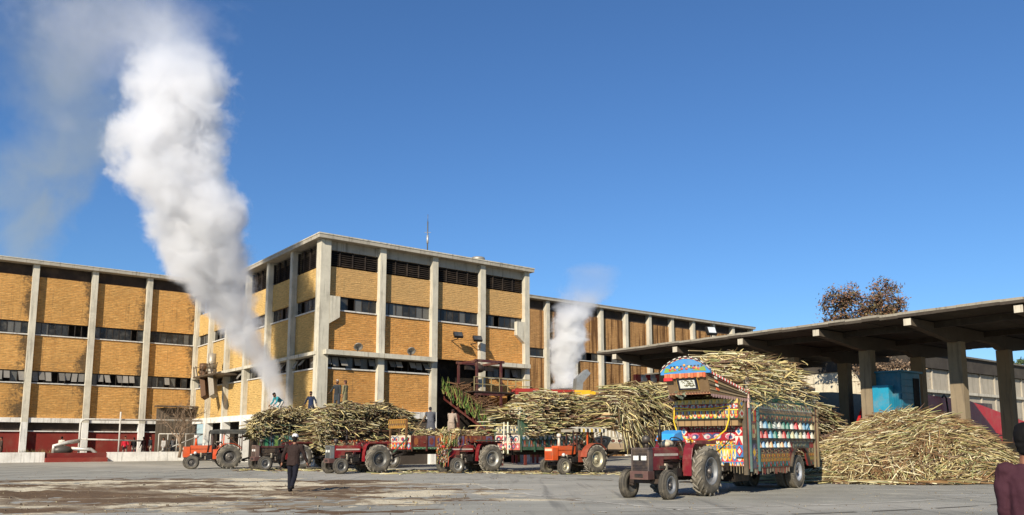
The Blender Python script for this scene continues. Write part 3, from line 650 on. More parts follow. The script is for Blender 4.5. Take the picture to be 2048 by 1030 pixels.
PAL = [S(214, 58, 44), S(232, 190, 52), S(60, 150, 190), S(236, 232, 220), S(70, 140, 70), S(226, 120, 50), S(40, 60, 140), S(206, 90, 120)]
def art(mb, O, U, W, N, w, h, rows, e=.006):
    """painted truck-art rows on a rectangle: O corner, U along, W up, N outward"""
    O = V(O); U = V(U).normalized(); W = V(W).normalized(); N = V(N).normalized(); y = 0.0; tot = sum(r[1] for r in rows)
    P = lambda a, b, k: O + U * a + W * b + N * (e * k)
    def quad(a0, b0, a1, b1, k, c): mb.poly([P(a0, b0, k), P(a1, b0, k), P(a1, b1, k), P(a0, b1, k)], c)
    def ngon(ca, cb, ra, rb, n, k, c, ph=0, t0=0, t1=2 * pi): mb.poly([P(ca + ra * cos(t0 + (t1 - t0) * i / (n if t1 - t0 > 6.2 else n - 1) + ph), cb + rb * sin(t0 + (t1 - t0) * i / (n if t1 - t0 > 6.2 else n - 1) + ph), k) for i in range(n)], c)
    for typ, fr, cols in rows:
        hh = h * fr / tot; b0 = y; b1 = y + hh; y += hh; bgc = cols[0]; R = cols[1:] or PAL
        quad(0, b0, w, b1, 1, bgc); bc = (b0 + b1) / 2
        if typ == 'plain': continue
        n = max(1, int(round(w / (hh * {'bar': .35, 'zig': .7, 'eye': 3.2, 'plank': .8, 'tear': .42}.get(typ, 1.05))))); cw = w / n
        for k in range(n):
            a = k * cw; ca = a + cw / 2; c1 = R[k % len(R)]; c2 = R[(k + 1) % len(R)]; c3 = R[(k + 2) % len(R)]
            if typ == 'bar': quad(a + cw * .1, b0 + hh * .1, a + cw * .8, b1 - hh * .1, 2, c1)
            elif typ == 'plank': quad(a + cw * .06, b0 + hh * .04, a + cw * .94, b1 - hh * .04, 2, jit(c1, .2)); ngon(ca, bc, cw * .28, hh * .33, 8, 3, c2)
            elif typ == 'zig': mb.poly([P(a, b0, 2), P(a + cw, b0, 2), P(ca, b1, 2)], c1); mb.poly([P(a + cw * .3, b0, 3), P(a + cw * .7, b0, 3), P(ca, b0 + hh * .55, 3)], c2)
            elif typ == 'sc': ngon(ca, b1, cw * .48, hh * .9, 9, 2, c1, 0, pi, 2 * pi); ngon(ca, b1, cw * .25, hh * .5, 8, 3, c2, 0, pi, 2 * pi)
            elif typ == 'dia': ngon(ca, bc, cw * .46, hh * .46, 4, 2, c1); ngon(ca, bc, cw * .26, hh * .26, 4, 3, c2)
            elif typ == 'circ':
                for q in range(6):
                    t = q * pi / 3; ngon(ca + cos(t) * cw * .26, bc + sin(t) * hh * .26, cw * .18, hh * .18, 7, 2, c1 if q % 2 else c3)
                ngon(ca, bc, cw * .16, hh * .16, 8, 3, c2)
            elif typ == 'tear':
                mb.poly([P(ca - cw * .42, b0 + hh * .05, 2), P(ca + cw * .42, b0 + hh * .05, 2), P(ca + cw * .3, b0 + hh * .5, 2), P(ca + cw * .1, b1 - hh * .06, 2), P(ca - cw * .1, b1 - hh * .06, 2), P(ca - cw * .3, b0 + hh * .5, 2)], c1)
                mb.poly([P(ca - cw * .2, b0 + hh * .08, 3), P(ca + cw * .2, b0 + hh * .08, 3), P(ca, b0 + hh * .55, 3)], c2)
            elif typ == 'eye':
                for sg in (-1, 1):
                    cc = ca + sg * cw * .2
                    ngon(cc, bc, cw * .22, hh * .4, 12, 2, c1); ngon(cc + sg * cw * .03, bc - hh * .05, cw * .15, hh * .3, 12, 3, c2); ngon(cc - sg * cw * .02, bc - hh * .1, cw * .08, hh * .2, 10, 4, c3)
                    mb.poly([P(cc + sg * cw * .1, b0 + hh * .2, 4), P(cc + sg * cw * .27, b1 - hh * .1, 4), P(cc + sg * cw * .14, bc, 4)], c2)

MAROON = S(112, 26, 36); ORANGE = S(206, 84, 36)
def pos(h, anchor, fx, fy):                       # put local (fx, fy) over the world point, heading angle h
    return (anchor[0] - (cos(h) * fx - sin(h) * fy), anchor[1] - (sin(h) * fx + cos(h) * fy), 0)

def tractor(label, anchor, heading, style='square', body=MAROON, rimc=S(170, 168, 160), hubc=S(170, 168, 160), grillc=S(58, 50, 48), canopy=None, deco=False, bonnet=True, fender=None):
    fender = fender or body; WB = 2.15
    r = thing('tractor', label, 'tractor', pos(heading, anchor, WB, .66), heading, 'tractors in the yard')
    for sd in (1, -1):
        wheel(r, 'wheel', 0, sd * .74, .75, .38, .40, sd, True, rimc, hubc)
        wheel(r, 'wheel', WB, sd * .66, .41, .21, .235, sd, False, rimc, hubc)
    e = MB(); ec = S(52, 47, 44)
    e.box(-.35, .75, -.24, .24, .52, 1.0, ec); e.box(.75, 1.25, -.2, .2, .58, .98, mulc(ec, .9)); e.box(1.25, 2.1, -.2, .2, .5, 1.0, mulc(ec, 1.1))
    e.tube([(0, -.62, .75), (0, .62, .75)], .13, 12, ec); e.ell((0, 0, .75), (.33, .33, .3), ec)
    for sd in (1, -1):
        e.tube([(1.35, sd * .24, .8), (1.35, sd * .3, .55)], .06, 8, S(120, 110, 98)); e.tube([(1.6, sd * .25, .72), (1.6, sd * .25, 1.0)], .075, 10, S(150, 140, 120)); e.box(1.25, 2.0, sd * .2, sd * .3, .86, .94, S(84, 74, 66)); e.tube([(.55, sd * .26, .6), (1.3, sd * .26, .62), (2.0, sd * .5, .5)], .025, 6, S(96, 86, 76))
        e.box(.45, .85, sd * .26, sd * .62, .42, .45, S(70, 62, 56))
        for k in range(4): e.tube([(1.4 + k * .16, sd * .2, .95), (1.4 + k * .16, sd * .28, .9)], .035, 6, S(110, 96, 80))
    e.tube([(1.3, .16, .98), (1.3, .2, 1.05), (2.0, .2, 1.04)], .03, 6, S(100, 84, 70))
    e.build('engine', M['metal'], r, .01)
    a = MB(); a.bar((WB, -.6, .5), (WB, .6, .5), .14, .13, S(72, 62, 56)); a.box(WB - .2, WB + .12, -.14, .14, .48, .8, S(64, 56, 52))
    for sd in (1, -1): a.tube([(WB, sd * .54, .36), (WB, sd * .54, .66)], .06, 8, S(72, 62, 56)); a.tube([(WB, sd * .54, .41), (WB, sd * .64, .41)], .06, 8, S(72, 62, 56))
    a.build('front_axle', M['metal'], r, .008)
    if style == 'square':
        if bonnet:
            h = MB(); h.box(.82, 2.34, -.27, .27, 1.3, 1.4, body); h.prism([(.82, -.265, 1.4), (2.34, -.265, 1.38), (2.34, -.2, 1.43), (.82, -.2, 1.47)], (0, 0, 0.0001), body)
            h.prism([(.82, -.26, 1.4), (.82, .26, 1.4), (.82, .2, 1.47), (.82, -.2, 1.47)], (1.52, 0, -.02), body)
            h.box(1.75, 2.34, -.28, .28, .82, 1.3, body); h.box(.82, 1.75, -.275, .275, 1.12, 1.3, mulc(body, .9))
            for sd in (1, -1): h.box(.9, 2.25, sd * .281, sd * .287, 1.22, 1.29, S(196, 186, 170))
            h.build('bonnet', M['gloss'], r, .02)
        else:
            h = MB(); h.box(.82, 2.34, -.24, .24, 1.3, 1.42, S(70, 30, 32)); h.box(1.1, 2.2, -.2, .2, .98, 1.3, S(40, 36, 34)); h.build('bonnet', M['gloss'], r, .02)
        n = MB(); n.box(2.34, 2.56, -.285, .285, .78, 1.42, grillc)
        for k in range(13): n.box(2.563, 2.575, -.25, .25, .82 + k * .044, .845 + k * .044, mulc(grillc, .55 if not (6 <= k <= 8) else .3))
        for sd in (1, -1): n.box(2.36, 2.59, sd * .25, sd * .295, .78, 1.44, mulc(grillc, 1.5))
        n.box(2.36, 2.59, -.295, .295, 1.4, 1.46, mulc(grillc, 1.3)); n.build('grille', M['gloss'], r, .01)
        for sd in (1, -1):
            hl = MB(); hl.box(2.577, 2.6, sd * .13 - .09, sd * .13 + .09, 1.1, 1.23, S(232, 230, 220)); hl.build('headlight', M['chrome'], r, .01)
        b = MB(); b.box(2.3, 2.66, -.3, .3, .56, .8, S(92, 66, 60)); b.box(2.663, 2.68, -.14, .14, .62, .72, S(40, 34, 32)); b.build('front_weight', M['gloss'], r, .015)
        ex = MB(); ex.tube([(1.55, .06, 1.4), (1.55, .06, 1.62)], .035, 8, S(48, 42, 40)); ex.tube([(1.55, .06, 1.62), (1.55, .06, 2.0)], .06, 10, S(44, 38, 36)); ex.tube([(1.55, .06, 2.0), (1.55, .06, 2.3)], .03, 8, S(48, 42, 40)); ex.build('exhaust', M['metal'], r)
        pc = MB(); pc.tube([(2.1, -.08, 1.4), (2.1, -.08, 1.62)], .05, 8, S(60, 56, 52)); pc.lathe([(0, .0), (.11, .0), (.12, .14), (.08, .2), (0, .22)], (2.1, -.08, 1.6), (0, 0, 1), 14, S(84, 78, 72)); pc.build('air_cleaner', M['metal'], r)
        f = MB()
        for sd in (1, -1):
            y0, y1 = sd * .36, sd * .66
            pth = [(.8, .62), (.78, 1.1), (.68, 1.45), (.52, 1.6), (-.75, 1.64)]
            for (p, q) in zip(pth[:-1], pth[1:]):
                d = V((q[0] - p[0], 0, q[1] - p[1])); nn = V((-d.z, 0, d.x)).normalized() * .03
                f.obox((p[0], y0, p[1]), d, (0, y1 - y0, 0), nn, fender)
            f.prism([(.78, y0, .62), (.76, y0, 1.1), (.66, y0, 1.45), (.5, y0, 1.6), (-.73, y0, 1.62), (-.73, y0, 1.2), (.2, y0, .8)], (0, sd * .02, 0), mulc(fender, .8))
            f.box(-.8, .5, sd * .66, sd * .69, 1.56, 1.66, mulc(fender, .8))
        f.build('mudguard', M['gloss'], r, .008)
    else:
        h = MB(); h.prism([(1.0, -.27, 1.02), (2.25, -.29, .92), (2.25, -.29, 1.36), (1.0, -.26, 1.42)], (0, .56, 0), body); h.box(1.0, 2.2, -.24, .24, 1.36, 1.44, body)
        for k in range(2): h.box(1.1, 2.2, .272 - .56 * k - .003, .295 - .58 * k, 1.2, 1.25, mulc(body, .6))
        h.build('bonnet', M['gloss'], r, .03)
        n = MB(); n.box(2.25, 2.62, -.31, .31, .72, 1.36, body); n.box(2.623, 2.64, -.27, .27, .8, 1.12, mulc(body, .55)); n.box(2.623, 2.645, -.26, .26, 1.18, 1.3, S(220, 200, 170))
        for k in range(7): n.box(2.641, 2.65, -.25, .25, .82 + k * .042, .835 + k * .042, mulc(body, 1.1))
        n.box(2.3, 2.58, -.34, .34, .66, .72, S(60, 54, 50)); n.build('grille', M['gloss'], r, .03)
        for sd in (1, -1):
            hl = MB(); hl.ell((1.95, sd * .4, .98), (.1, .1, .1), S(220, 218, 208)); hl.bar((1.9, sd * .25, .95), (1.9, sd * .4, .95), .05, .05, S(60, 54, 50)); hl.build('headlight', M['chrome'], r)
        ex = MB(); ex.tube([(1.25, .3, 1.0), (1.2, .34, 1.5), (1.2, .34, 2.25)], .035, 8, S(48, 42, 40)); ex.build('exhaust', M['metal'], r)
        pc = MB(); pc.tube([(1.9, 0, 1.42), (1.9, 0, 1.9)], [.09, .05], 10, body if canopy != 'patterned' else S(206, 190, 170)); pc.lathe([(0, 0), (.11, 0), (.12, .14), (.06, .2), (0, .2)], (1.9, 0, 1.88), (0, 0, 1), 14, S(210, 200, 186)); pc.build('air_cleaner', M['paint'], r)
        f = MB()
        for sd in (1, -1):
            y0, y1 = sd * .46, sd * .92; prev = None
            for k in range(9):
                an = radians(172 - k * 17); p = (-.0 - .84 * cos(an) * -1 * -1, .75 + .84 * sin(an))
                p = (.84 * cos(pi - an) * 1.0, .75 + .84 * sin(an))
                if prev: d = V((p[0] - prev[0], 0, p[1] - prev[1])); nn = V((-d.z, 0, d.x)).normalized() * .025; f.obox((prev[0], y0, prev[1]), d, (0, y1 - y0, 0), nn, fender)
                prev = p
            f.box(.3, .95, sd * .44, sd * .46, .6, 1.2, fender)
        f.build('mudguard', M['gloss'], r, .008)
    q = MB()                                     # hoses, rods, battery and a tool box
    q.box(1.0, 1.3, .26, .46, .62, .86, S(44, 42, 40)); q.box(.3, .62, -.5, -.3, .5, .7, S(70, 60, 52))
    for k in range(5): y = .22 + .02 * k; q.tube([(1.9 - .1 * k, y, .7 + .05 * k), (1.5 - .1 * k, y + .07, .55 + .06 * k), (1.1, y + .04, .8), (.7, y, 1.0 + .04 * k)], .014, 5, S(36, 34, 32))
    for sd in (1, -1): q.tube([(.5, sd * .3, 1.1), (.75, sd * .34, 1.45), (.8, sd * .3, 1.6)], .018, 5, S(120, 112, 100)); q.tube([(.9, sd * .33, 1.0), (.95, sd * .36, .6)], .016, 5, S(90, 84, 76)); q.tube([(2.1, sd * .3, .55), (.6, sd * .34, .5)], .02, 5, S(84, 72, 64))
    q.build('linkage', M['metal'], r)
    for sd in (1, -1): ml = MB(); ml.ell((.62, sd * .56, 1.72 if style == 'square' else 1.66), (.04, .05, .05), S(206, 120, 40) if style == 'square' else S(190, 180, 160)); ml.bar((.6, sd * .56, 1.55), (.6, sd * .56, 1.7), .03, .03, S(50, 46, 42)); ml.build('marker_light', M['chrome'], r)
    s = MB(); s.box(-.35, .1, -.24, .24, 1.12, 1.2, S(40, 36, 34)); s.obox((-.38, -.24, 1.15), (-.08, 0, .42), (0, .48, 0), (.08, 0, .01), S(46, 40, 38)); s.build('seat', M['matte'], r, .03)
    sw = MB(); sw.tube([(.85, 0, 1.2), (.48, 0, 1.62)], .03, 8, S(50, 46, 44)); R = Euler((0, radians(-40), 0)).to_matrix()
    sw.tube([V((.48, 0, 1.64)) + R @ V((cos(t * pi / 8) * .2, sin(t * pi / 8) * .2, 0)) for t in range(17)], .018, 6, S(40, 38, 36), cap=False)
    sw.box(.75, .95, -.2, .2, 1.15, 1.5, S(48, 42, 40)); sw.build('steering_wheel', M['matte'], r)
    d = MB(); d.bar((-.3, 0, .48), (-1.2, 0, .5), .12, .07, S(70, 60, 54))
    for sd in (1, -1): d.bar((-.2, sd * .3, .6), (-1.0, sd * .38, .45), .05, .06, S(70, 60, 54)); d.bar((-.3, sd * .3, 1.2), (-.7, sd * .36, .55), .04, .04, S(70, 60, 54))
    d.build('drawbar', M['metal'], r)
    if canopy:
        for x, y in ((1.0, .4), (1.0, -.4), (.35, .52), (.35, -.52), (-.75, .5), (-.75, -.5)): p = MB(); p.bar((x, y, 1.1), (x * .98, y, 2.22), .06, .06, S(64, 40, 34) if x > .9 or x < 0 else ORANGE); p.build('canopy_post', M['paint'], r)
        p = MB(); p.bar((.35, .52, 2.2), (-.75, .5, 1.3), .04, .04, S(90, 60, 44)); p.build('canopy_brace', M['paint'], r)
        c = MB(); n = 10
        for k in range(n):
            a0 = -1 + 2 * k / n; a1 = -1 + 2 * (k + 1) / n; z0 = 2.44 - .12 * a0 * a0; z1 = 2.44 - .12 * a1 * a1
            cc = (S(188, 180, 160) if canopy == 'patterned' else S(74, 74, 68))
            for j in range(14):
                x0 = 1.12 - 2.1 * j / 14; x1 = 1.12 - 2.1 * (j + 1) / 14; q = jit(cc, .15)
                if canopy == 'patterned' and (k in (0, 9)): q = [S(40, 38, 36), S(214, 206, 188), S(196, 160, 60), S(214, 206, 188)][j % 4]
                dr0 = -.16 * max(0, x0 - .75); dr1 = -.16 * max(0, x1 - .75)
                c.add([(x0, a0 * .66, z0 + dr0), (x0, a1 * .66, z1 + dr0), (x1, a1 * .66, z1 + dr1), (x1, a0 * .66, z0 + dr1)], [(0, 1, 2, 3)], q, True)
        for sd in (1, -1):
            for j in range(14):
                x0 = 1.12 - 2.1 * j / 14; x1 = 1.12 - 2.1 * (j + 1) / 14
                q = [S(36, 34, 32), S(226, 220, 204), S(206, 172, 60), S(226, 220, 204)][j % 4] if canopy == 'patterned' else jit(S(66, 66, 62), .2)
                c.obox((x0, sd * .66, 2.16), (x1 - x0, 0, 0), (0, sd * .012, 0), (0, 0, .18), q)
        c.obox((1.12, -.66, 2.16), (0, 1.32, 0), (.012, 0, 0), (0, 0, .14), S(150, 142, 124) if canopy == 'patterned' else S(66, 66, 62))
        c.build('canopy', M['cloth2'], r)
    if deco:                                     # garlands, streamers and plates hung over the nose
        g2 = MB()
        for k in range(240):
            t = random.random(); y = random.uniform(-.5, .5); z = random.uniform(.55, 1.65); x = 2.62 + random.uniform(-.02, .14)
            cc = random.choice([S(130, 30, 28), S(170, 80, 34), S(150, 124, 60), S(50, 74, 46), S(190, 180, 160), S(60, 66, 80), S(60, 40, 34), S(90, 64, 44)])
            s2 = random.uniform(.02, .05); g2.obox((x, y, z), (.02, 0, 0), (0, s2, random.uniform(-.02, .02)), (0, 0, s2 * random.uniform(1, 3)), cc)
        for k in range(40):
            y = random.uniform(-.55, .55); z = random.uniform(.9, 1.7); g2.tube([(2.4, y, z), (2.6, y * 1.05, z - .1), (2.66, y * 1.1, z - random.uniform(.3, .7))], .018, 5, random.choice([S(200, 60, 40), S(220, 130, 50), S(90, 130, 70), S(206, 190, 120)]))
        g2.box(2.62, 2.7, -.2, .2, 1.36, 1.46, S(200, 50, 46)); g2.build('garland', M['paint'], r)
        f = MB()
        for k in range(90):
            y = random.uniform(-.4, .5); b = V((2.3 + random.uniform(-.4, .3), y, 1.4)); e2 = b + V((random.uniform(-.3, .2), random.uniform(-.2, .2), random.uniform(.2, .75)))
            f.tube([b, (b + e2) / 2 + V((.05, 0, 0)), e2], [.02, .02, .008], 4, random.choice([S(200, 190, 140), S(140, 120, 80), S(110, 130, 70), S(190, 110, 50)]))
        f.build('plume', M['leaf'], r)
        rk = MB(); rk.box(.0, .9, -.5, .5, 1.72, 1.76, S(96, 24, 26)); rk.box(-.75, .85, .5, .9, 1.69, 1.76, S(60, 70, 60)); rk.build('rack', M['paint'], r)
    return r
M['cloth2'] = simple('canopy_cloth', .85, 0, .4, S(120, 110, 95), 4, .3, 25, .2)
H1 = pi + radians(26)                          # the leftmost outfit stands a little more across
HA = PA + pi                                  # the row heads along the mill front
def HD(x, y): return atan2(y, x)
h6 = HD(-.655, -.755)
tractor('orange tractor with a dark cloth canopy, leftmost in the row by the steps', (-19.5, 49.3), H1, 'round', ORANGE, S(96, 92, 86), S(110, 104, 96), canopy='dark', fender=S(200, 80, 40))
tractor('dark tractor without engine covers and a brown grille, passing behind the walking man', (-14.3, 46.9), HA + .05, 'square', S(92, 22, 26), S(150, 148, 142), S(110, 106, 100), grillc=S(96, 78, 70), bonnet=False)
tractor('maroon tractor with a silver grille frame, just right of the walking man', (-8.85, 41.9), HA + .02, 'square', S(124, 22, 30), S(120, 118, 112), S(84, 82, 78), grillc=S(88, 92, 92))
tractor('maroon tractor with garlands and plumes hung over its nose', (-2.9, 42.9), HA, 'square', S(112, 20, 28), S(176, 172, 160), S(130, 126, 118), deco=True)
tractor('orange tractor with a patterned cream canopy and pale wheel rims', (2.66, 41.2), HA + .03, 'round', ORANGE, S(206, 196, 166), S(206, 196, 166), canopy='patterned', fender=S(150, 70, 50))
t6 = tractor('large maroon tractor in front, pulling the painted cane trailer', (4.45, 23.1), h6, 'square', MAROON, S(150, 150, 148), S(116, 110, 104), grillc=S(62, 54, 52))
def loc(o, x, y):
    a = o.rotation_euler.z; return (o.location.x + cos(a) * x - sin(a) * y, o.location.y + sin(a) * x + cos(a) * y)
# things carried by the front tractor
x, y = loc(t6, .1, -.45)
bg = thing('blue_sheet', 'bright blue plastic sheet tented over the mudguard of the front maroon tractor', 'sheet', (x, y, 1.66), h6)
m = MB(); m.prism([(-.4, -.3, 0), (.4, -.3, 0), (.2, -.3, .22), (-.25, -.3, .34)], (0, .6, 0), S(54, 150, 214)); m.build('cover', M['paint'], bg, .03)
x, y = loc(t6, .75, -.2)
bn = thing('cloth_bundle', 'cream cloth bundle lying by the steering wheel of the front maroon tractor', 'bundle', (x, y, 1.47), h6)
m = MB(); m.ell((0, 0, .1), (.28, .22, .13), S(196, 180, 150)); m.ell((.2, .1, .09), (.18, .16, .1), S(206, 190, 160)); m.build('cloth', M['cloth2'], bn)

# ------------------------------------------------------------------ trailers
def trailer(label, loc_, heading, L=6.2, W=2.3, zd=1.05, zs=1.8, frame=S(60, 62, 56), rows=None, front=None, cat='trailer', posts=True, wx=.68, wr=.55, skirt=.0):
    r = thing('cane_trailer', label, cat, (loc_[0], loc_[1], 0), heading, 'cane trailers')
    h = W / 2
    c = MB(); fc = S(46, 40, 36)
    for sd in (1, -1): c.bar((0.1, sd * .45, zd - .18), (-L, sd * .45, zd - .18), .12, .2, fc)
    for k in range(8): c.bar((-L * k / 7, -h + .05, zd - .06), (-L * k / 7, h - .05, zd - .06), .08, .1, fc)
    c.bar((0, .4, zd - .2), (1.1, 0, .55), .1, .1, fc); c.bar((0, -.4, zd - .2), (1.1, 0, .55), .1, .1, fc); c.tube([(-L * wx, -h + .2, wr), (-L * wx, h - .2, wr)], .08, 8, fc)
    c.box(-L * wx - .4, -L * wx + .4, -.5, .5, wr, zd - .25, mulc(fc, .7)); c.build('chassis', M['metal'], r)
    d = MB(); d.box(-L, 0, -h, h, zd - .02, zd + .05, S(96, 84, 68)); d.build('deck', M['wood'], r)
    for sd in (1, -1):
        wheel(r, 'wheel', -L * wx, sd * (h - .16), wr, .3, wr * .55, sd, None, S(168, 166, 160), S(90, 86, 82))
    for sd in (1, -1):
        b = MB(); b.box(-L, 0, sd * h, sd * (h + .05), zd - skirt, zs, frame)
        if rows: art(b, (-L, sd * (h + .05), zd - skirt), (1, 0, 0), (0, 0, 1), (0, sd, 0), L, zs - zd + skirt, rows)
        for k in range(8): b.box(-L * k / 7 - .04 * (k > 0), -L * k / 7 + .04 * (k < 7), sd * (h + .055), sd * (h + .11), zd - .1, zs, mulc(frame, .9))
        if posts:
            for k in range(5): x = -L * k / 4 + (.06 if k == 4 else (-.06 if k == 0 else 0)); b.bar((x, sd * (h + .02), zs), (x, sd * (h + .02), zs + .75), .07, .07, mulc(frame, .8))
            b.bar((0, sd * (h + .02), zs + .6), (-L, sd * (h + .02), zs + .6), .05, .06, mulc(frame, .9))
        b.build('side_board', M['paint'], r)
    f = MB(); f.box(0, .05, -h, h, zd, zs, mulc(frame, .9))
    if front: art(f, (.05, -h, zd), (0, 1, 0), (0, 0, 1), (1, 0, 0), W, zs - zd, front)
    f.build('front_board', M['paint'], r)
    return r
YEL, RED2, BLU, WH2, GRN, ORA, NAV, PNK = S(216, 172, 50), S(176, 34, 36), S(56, 120, 165), S(204, 198, 178), S(50, 110, 74), S(214, 110, 50), S(44, 58, 110), S(206, 96, 110)
a1 = lambda t: (t[0], t[1])
AXD = (cos(PA), sin(PA))
def behind(anchor, d=1.75, h=HA):                     # trailer hitch behind a tractor whose near front wheel is at anchor
    p = pos(h, anchor, 2.15, .66); return (p[0] - cos(h) * d, p[1] - sin(h) * d)
P1 = behind((-19.25, 49.2), h=H1)
P2, P3, P4, P5 = [behind(a) for a in ((-14.3, 46.9), (-8.85, 41.9), (-2.9, 42.9), (2.66, 41.2))]
trailer('green sided cane trailer behind the leftmost orange tractor', P1, H1, frame=S(44, 70, 50), zs=2.1, rows=[('plain', .2, [S(40, 60, 44)]), ('bar', .8, [S(40, 56, 46), GRN, S(60, 70, 50), S(90, 120, 60), S(60, 100, 110)])], front=[('bar', 1, [S(50, 60, 44), GRN, YEL, S(80, 110, 60)])])
trailer('rusty open lattice cane trailer behind the dark tractor', P2, HA, frame=S(96, 66, 48), zs=1.75, rows=[('bar', .6, [S(70, 56, 44), S(160, 80, 50), S(120, 90, 60)]), ('dia', .4, [S(150, 70, 44), S(200, 170, 130), S(90, 60, 46)])], front=[('zig', 1, [S(90, 66, 50), S(150, 130, 96), S(110, 90, 66)])])
t3 = trailer('nearly empty painted trailer with vertical coloured planks, two men working on it', P3, HA, L=6.4, zd=1.25, zs=2.0, frame=S(90, 48, 40), posts=False, rows=[('sc', .16, [S(60, 84, 64), GRN, S(130, 160, 120)]), ('plank', .84, [S(96, 40, 34), S(110, 50, 40), S(150, 90, 50), S(90, 80, 110), S(120, 50, 44)])], front=[('dia', .5, [S(190, 60, 50), WH2, YEL, BLU]), ('eye', .5, [S(206, 190, 160), S(60, 70, 110), WH2, RED2])])
m = MB()
for y in (-1.05, .75): m.bar((.1, y, 1.3), (.1, y, 2.85), .09, .09, S(110, 80, 50))
m.bar((.1, .95, 1.9), (1.0, .95, 1.1), .06, .06, S(60, 90, 70)); m.bar((.16, .6, 1.3), (-.9, 1.1, 3.1), .06, .06, S(110, 90, 60))
m.box(.05, .13, -1.2, .8, 2.4, 2.9, S(120, 78, 36)); art(m, (.13, -1.2, 2.4), (0, 1, 0), (0, 0, 1), (1, 0, 0), 2.0, .5, [('plain', .12, [S(170, 120, 50)]), ('zig', .35, [S(84, 56, 34), S(206, 160, 60), S(150, 90, 40)]), ('bar', .4, [S(84, 56, 34), S(206, 160, 60), S(60, 44, 30), S(180, 120, 50)]), ('plain', .12, [S(170, 120, 50)])])
m.build('header_board', M['paint'], t3)
t4 = trailer('painted trailer with white and yellow header board and two pale leaning poles', P4, HA, L=6.6, zd=1.2, zs=2.05, frame=S(52, 84, 66), rows=[('plain', .2, [S(50, 84, 66)]), ('tear', .45, [S(70, 60, 54), S(170, 90, 60), S(90, 130, 140), S(60, 100, 80)]), ('sc', .35, [S(50, 74, 64), S(110, 140, 160), S(200, 196, 180)])], front=[('dia', .45, [S(190, 110, 90), WH2, S(60, 90, 120), PNK]), ('eye', .55, [S(206, 190, 170), S(190, 80, 80), S(40, 60, 90), WH2])])
m = MB()
for y in (-1.1, 1.1): m.bar((.08, y, 2.05), (.08, y, 3.55), .1, .1, S(84, 100, 84))
m.box(.02, .12, -1.2, 1.2, 3.1, 3.62, S(214, 206, 180)); art(m, (.12, -1.2, 3.1), (0, 1, 0), (0, 0, 1), (1, 0, 0), 2.4, .52, [('plain', .1, [S(230, 226, 210)]), ('circ', .65, [S(228, 220, 196), S(40, 40, 42), YEL, S(70, 110, 140), S(60, 60, 60)]), ('dia', .25, [S(226, 200, 90), WH2, S(60, 90, 110)])])
m.box(.02, .1, -1.1, 1.1, 2.1, 2.55, S(190, 170, 130)); art(m, (.1, -1.1, 2.1), (0, 1, 0), (0, 0, 1), (1, 0, 0), 2.2, .45, [('circ', 1, [S(120, 112, 96), S(196, 180, 130), S(60, 80, 90), S(200, 190, 170)])])
m.prism([(.05, 1.2, 3.5), (-1.6, 1.2, 2.05), (.05, 1.2, 2.05)], (0, .05, 0), S(50, 90, 72)); m.build('header_board', M['paint'], t4)
for pa, pb, wd, cc in (((.3, .0, 2.75), (.75, .55, 1.0), .06, S(206, 200, 176)), ((.3, .35, 2.75), (.75, .95, 1.0), .07, S(196, 200, 176)), ((.2, .3, .95), (1.2, 1.1, 1.35), .11, S(214, 200, 150))): m = MB(); m.bar(pa, pb, wd, wd, cc); m.build('pole', M['wood'], t4)
t5 = trailer('grey fronted trailer behind the orange tractor with the patterned canopy', P5, HA, L=6.2, zd=1.25, zs=2.3, frame=S(92, 82, 70), rows=[('plain', .3, [S(80, 70, 60)]), ('bar', .7, [S(70, 58, 48), S(120, 104, 84), S(96, 70, 56)])], front=[('plain', .3, [S(150, 130, 106)]), ('eye', .3, [S(150, 140, 122), S(110, 66, 54), S(200, 190, 170), S(80, 70, 60)]), ('bar', .4, [S(176, 168, 150), S(206, 200, 186), S(150, 140, 120)])])
m = MB(); m.bar((.12, -1.15, 3.15), (.12, 1.15, 3.15), .1, .1, S(190, 160, 120)); m.bar((.12, -1.15, 2.95), (.12, 1.15, 2.95), .06, .06, S(110, 60, 46))
for y in (-1.1, 1.1): m.bar((.1, y, 2.3), (.1, y, 3.3), .08, .08, S(110, 80, 60))
m.build('header_rail', M['wood'], t5)
h7 = HD(-.5, -.87)
trailer('cane trailer parked in the shade between the painted trailer and the shed columns', (12.0, 37.9), HA, L=5.0, zs=2.0, frame=S(84, 62, 50))

# --- the painted trailer in front
hT = HD(-.625, -.78); TC = (6.55, 26.25)
tr = thing('painted_trailer', 'big cane trailer covered in colourful painted panels with a carved crown over its front', 'trailer', (*TC, 0), hT, 'cane trailers')
L, h, zd = 6.5, 1.15, 1.0
c = MB(); fc = S(40, 35, 32)
for sd in (1, -1): c.bar((0.2, sd * .5, .85), (-L, sd * .5, .85), .14, .24, fc)
for k in range(9): c.bar((-L * k / 8, -h + .1, .97), (-L * k / 8, h - .1, .97), .08, .1, fc)
c.bar((0, .5, .8), (1.5, 0, .52), .12, .12, fc); c.bar((0, -.5, .8), (1.5, 0, .52), .12, .12, fc); c.bar((-L + .1, -h, .72), (-L + .1, h, .72), .1, .16, fc); c.tube([(-4.5, -.95, .58), (-4.5, .95, .58)], .09, 8, fc); c.box(-5.1, -3.9, -.55, .55, .5, .8, mulc(fc, .7))
c.box(-1.6, -.4, -.5, .5, .35, .8, mulc(fc, .8)); c.build('chassis', M['metal'], tr)
for sd in (1, -1):
    wheel(tr, 'wheel', -4.5, sd * (h - .13), .58, .32, .31, sd, None, S(196, 198, 200), S(90, 90, 92))
    wheel(tr, 'wheel', -3.15 if False else -4.5, sd * (h - .52), .575, .3, .31, sd, None, S(90, 88, 86), S(70, 70, 70))
d = MB(); d.box(-L, 0, -h, h, 1.02, 1.08, S(90, 76, 60)); d.build('deck', M['wood'], tr)
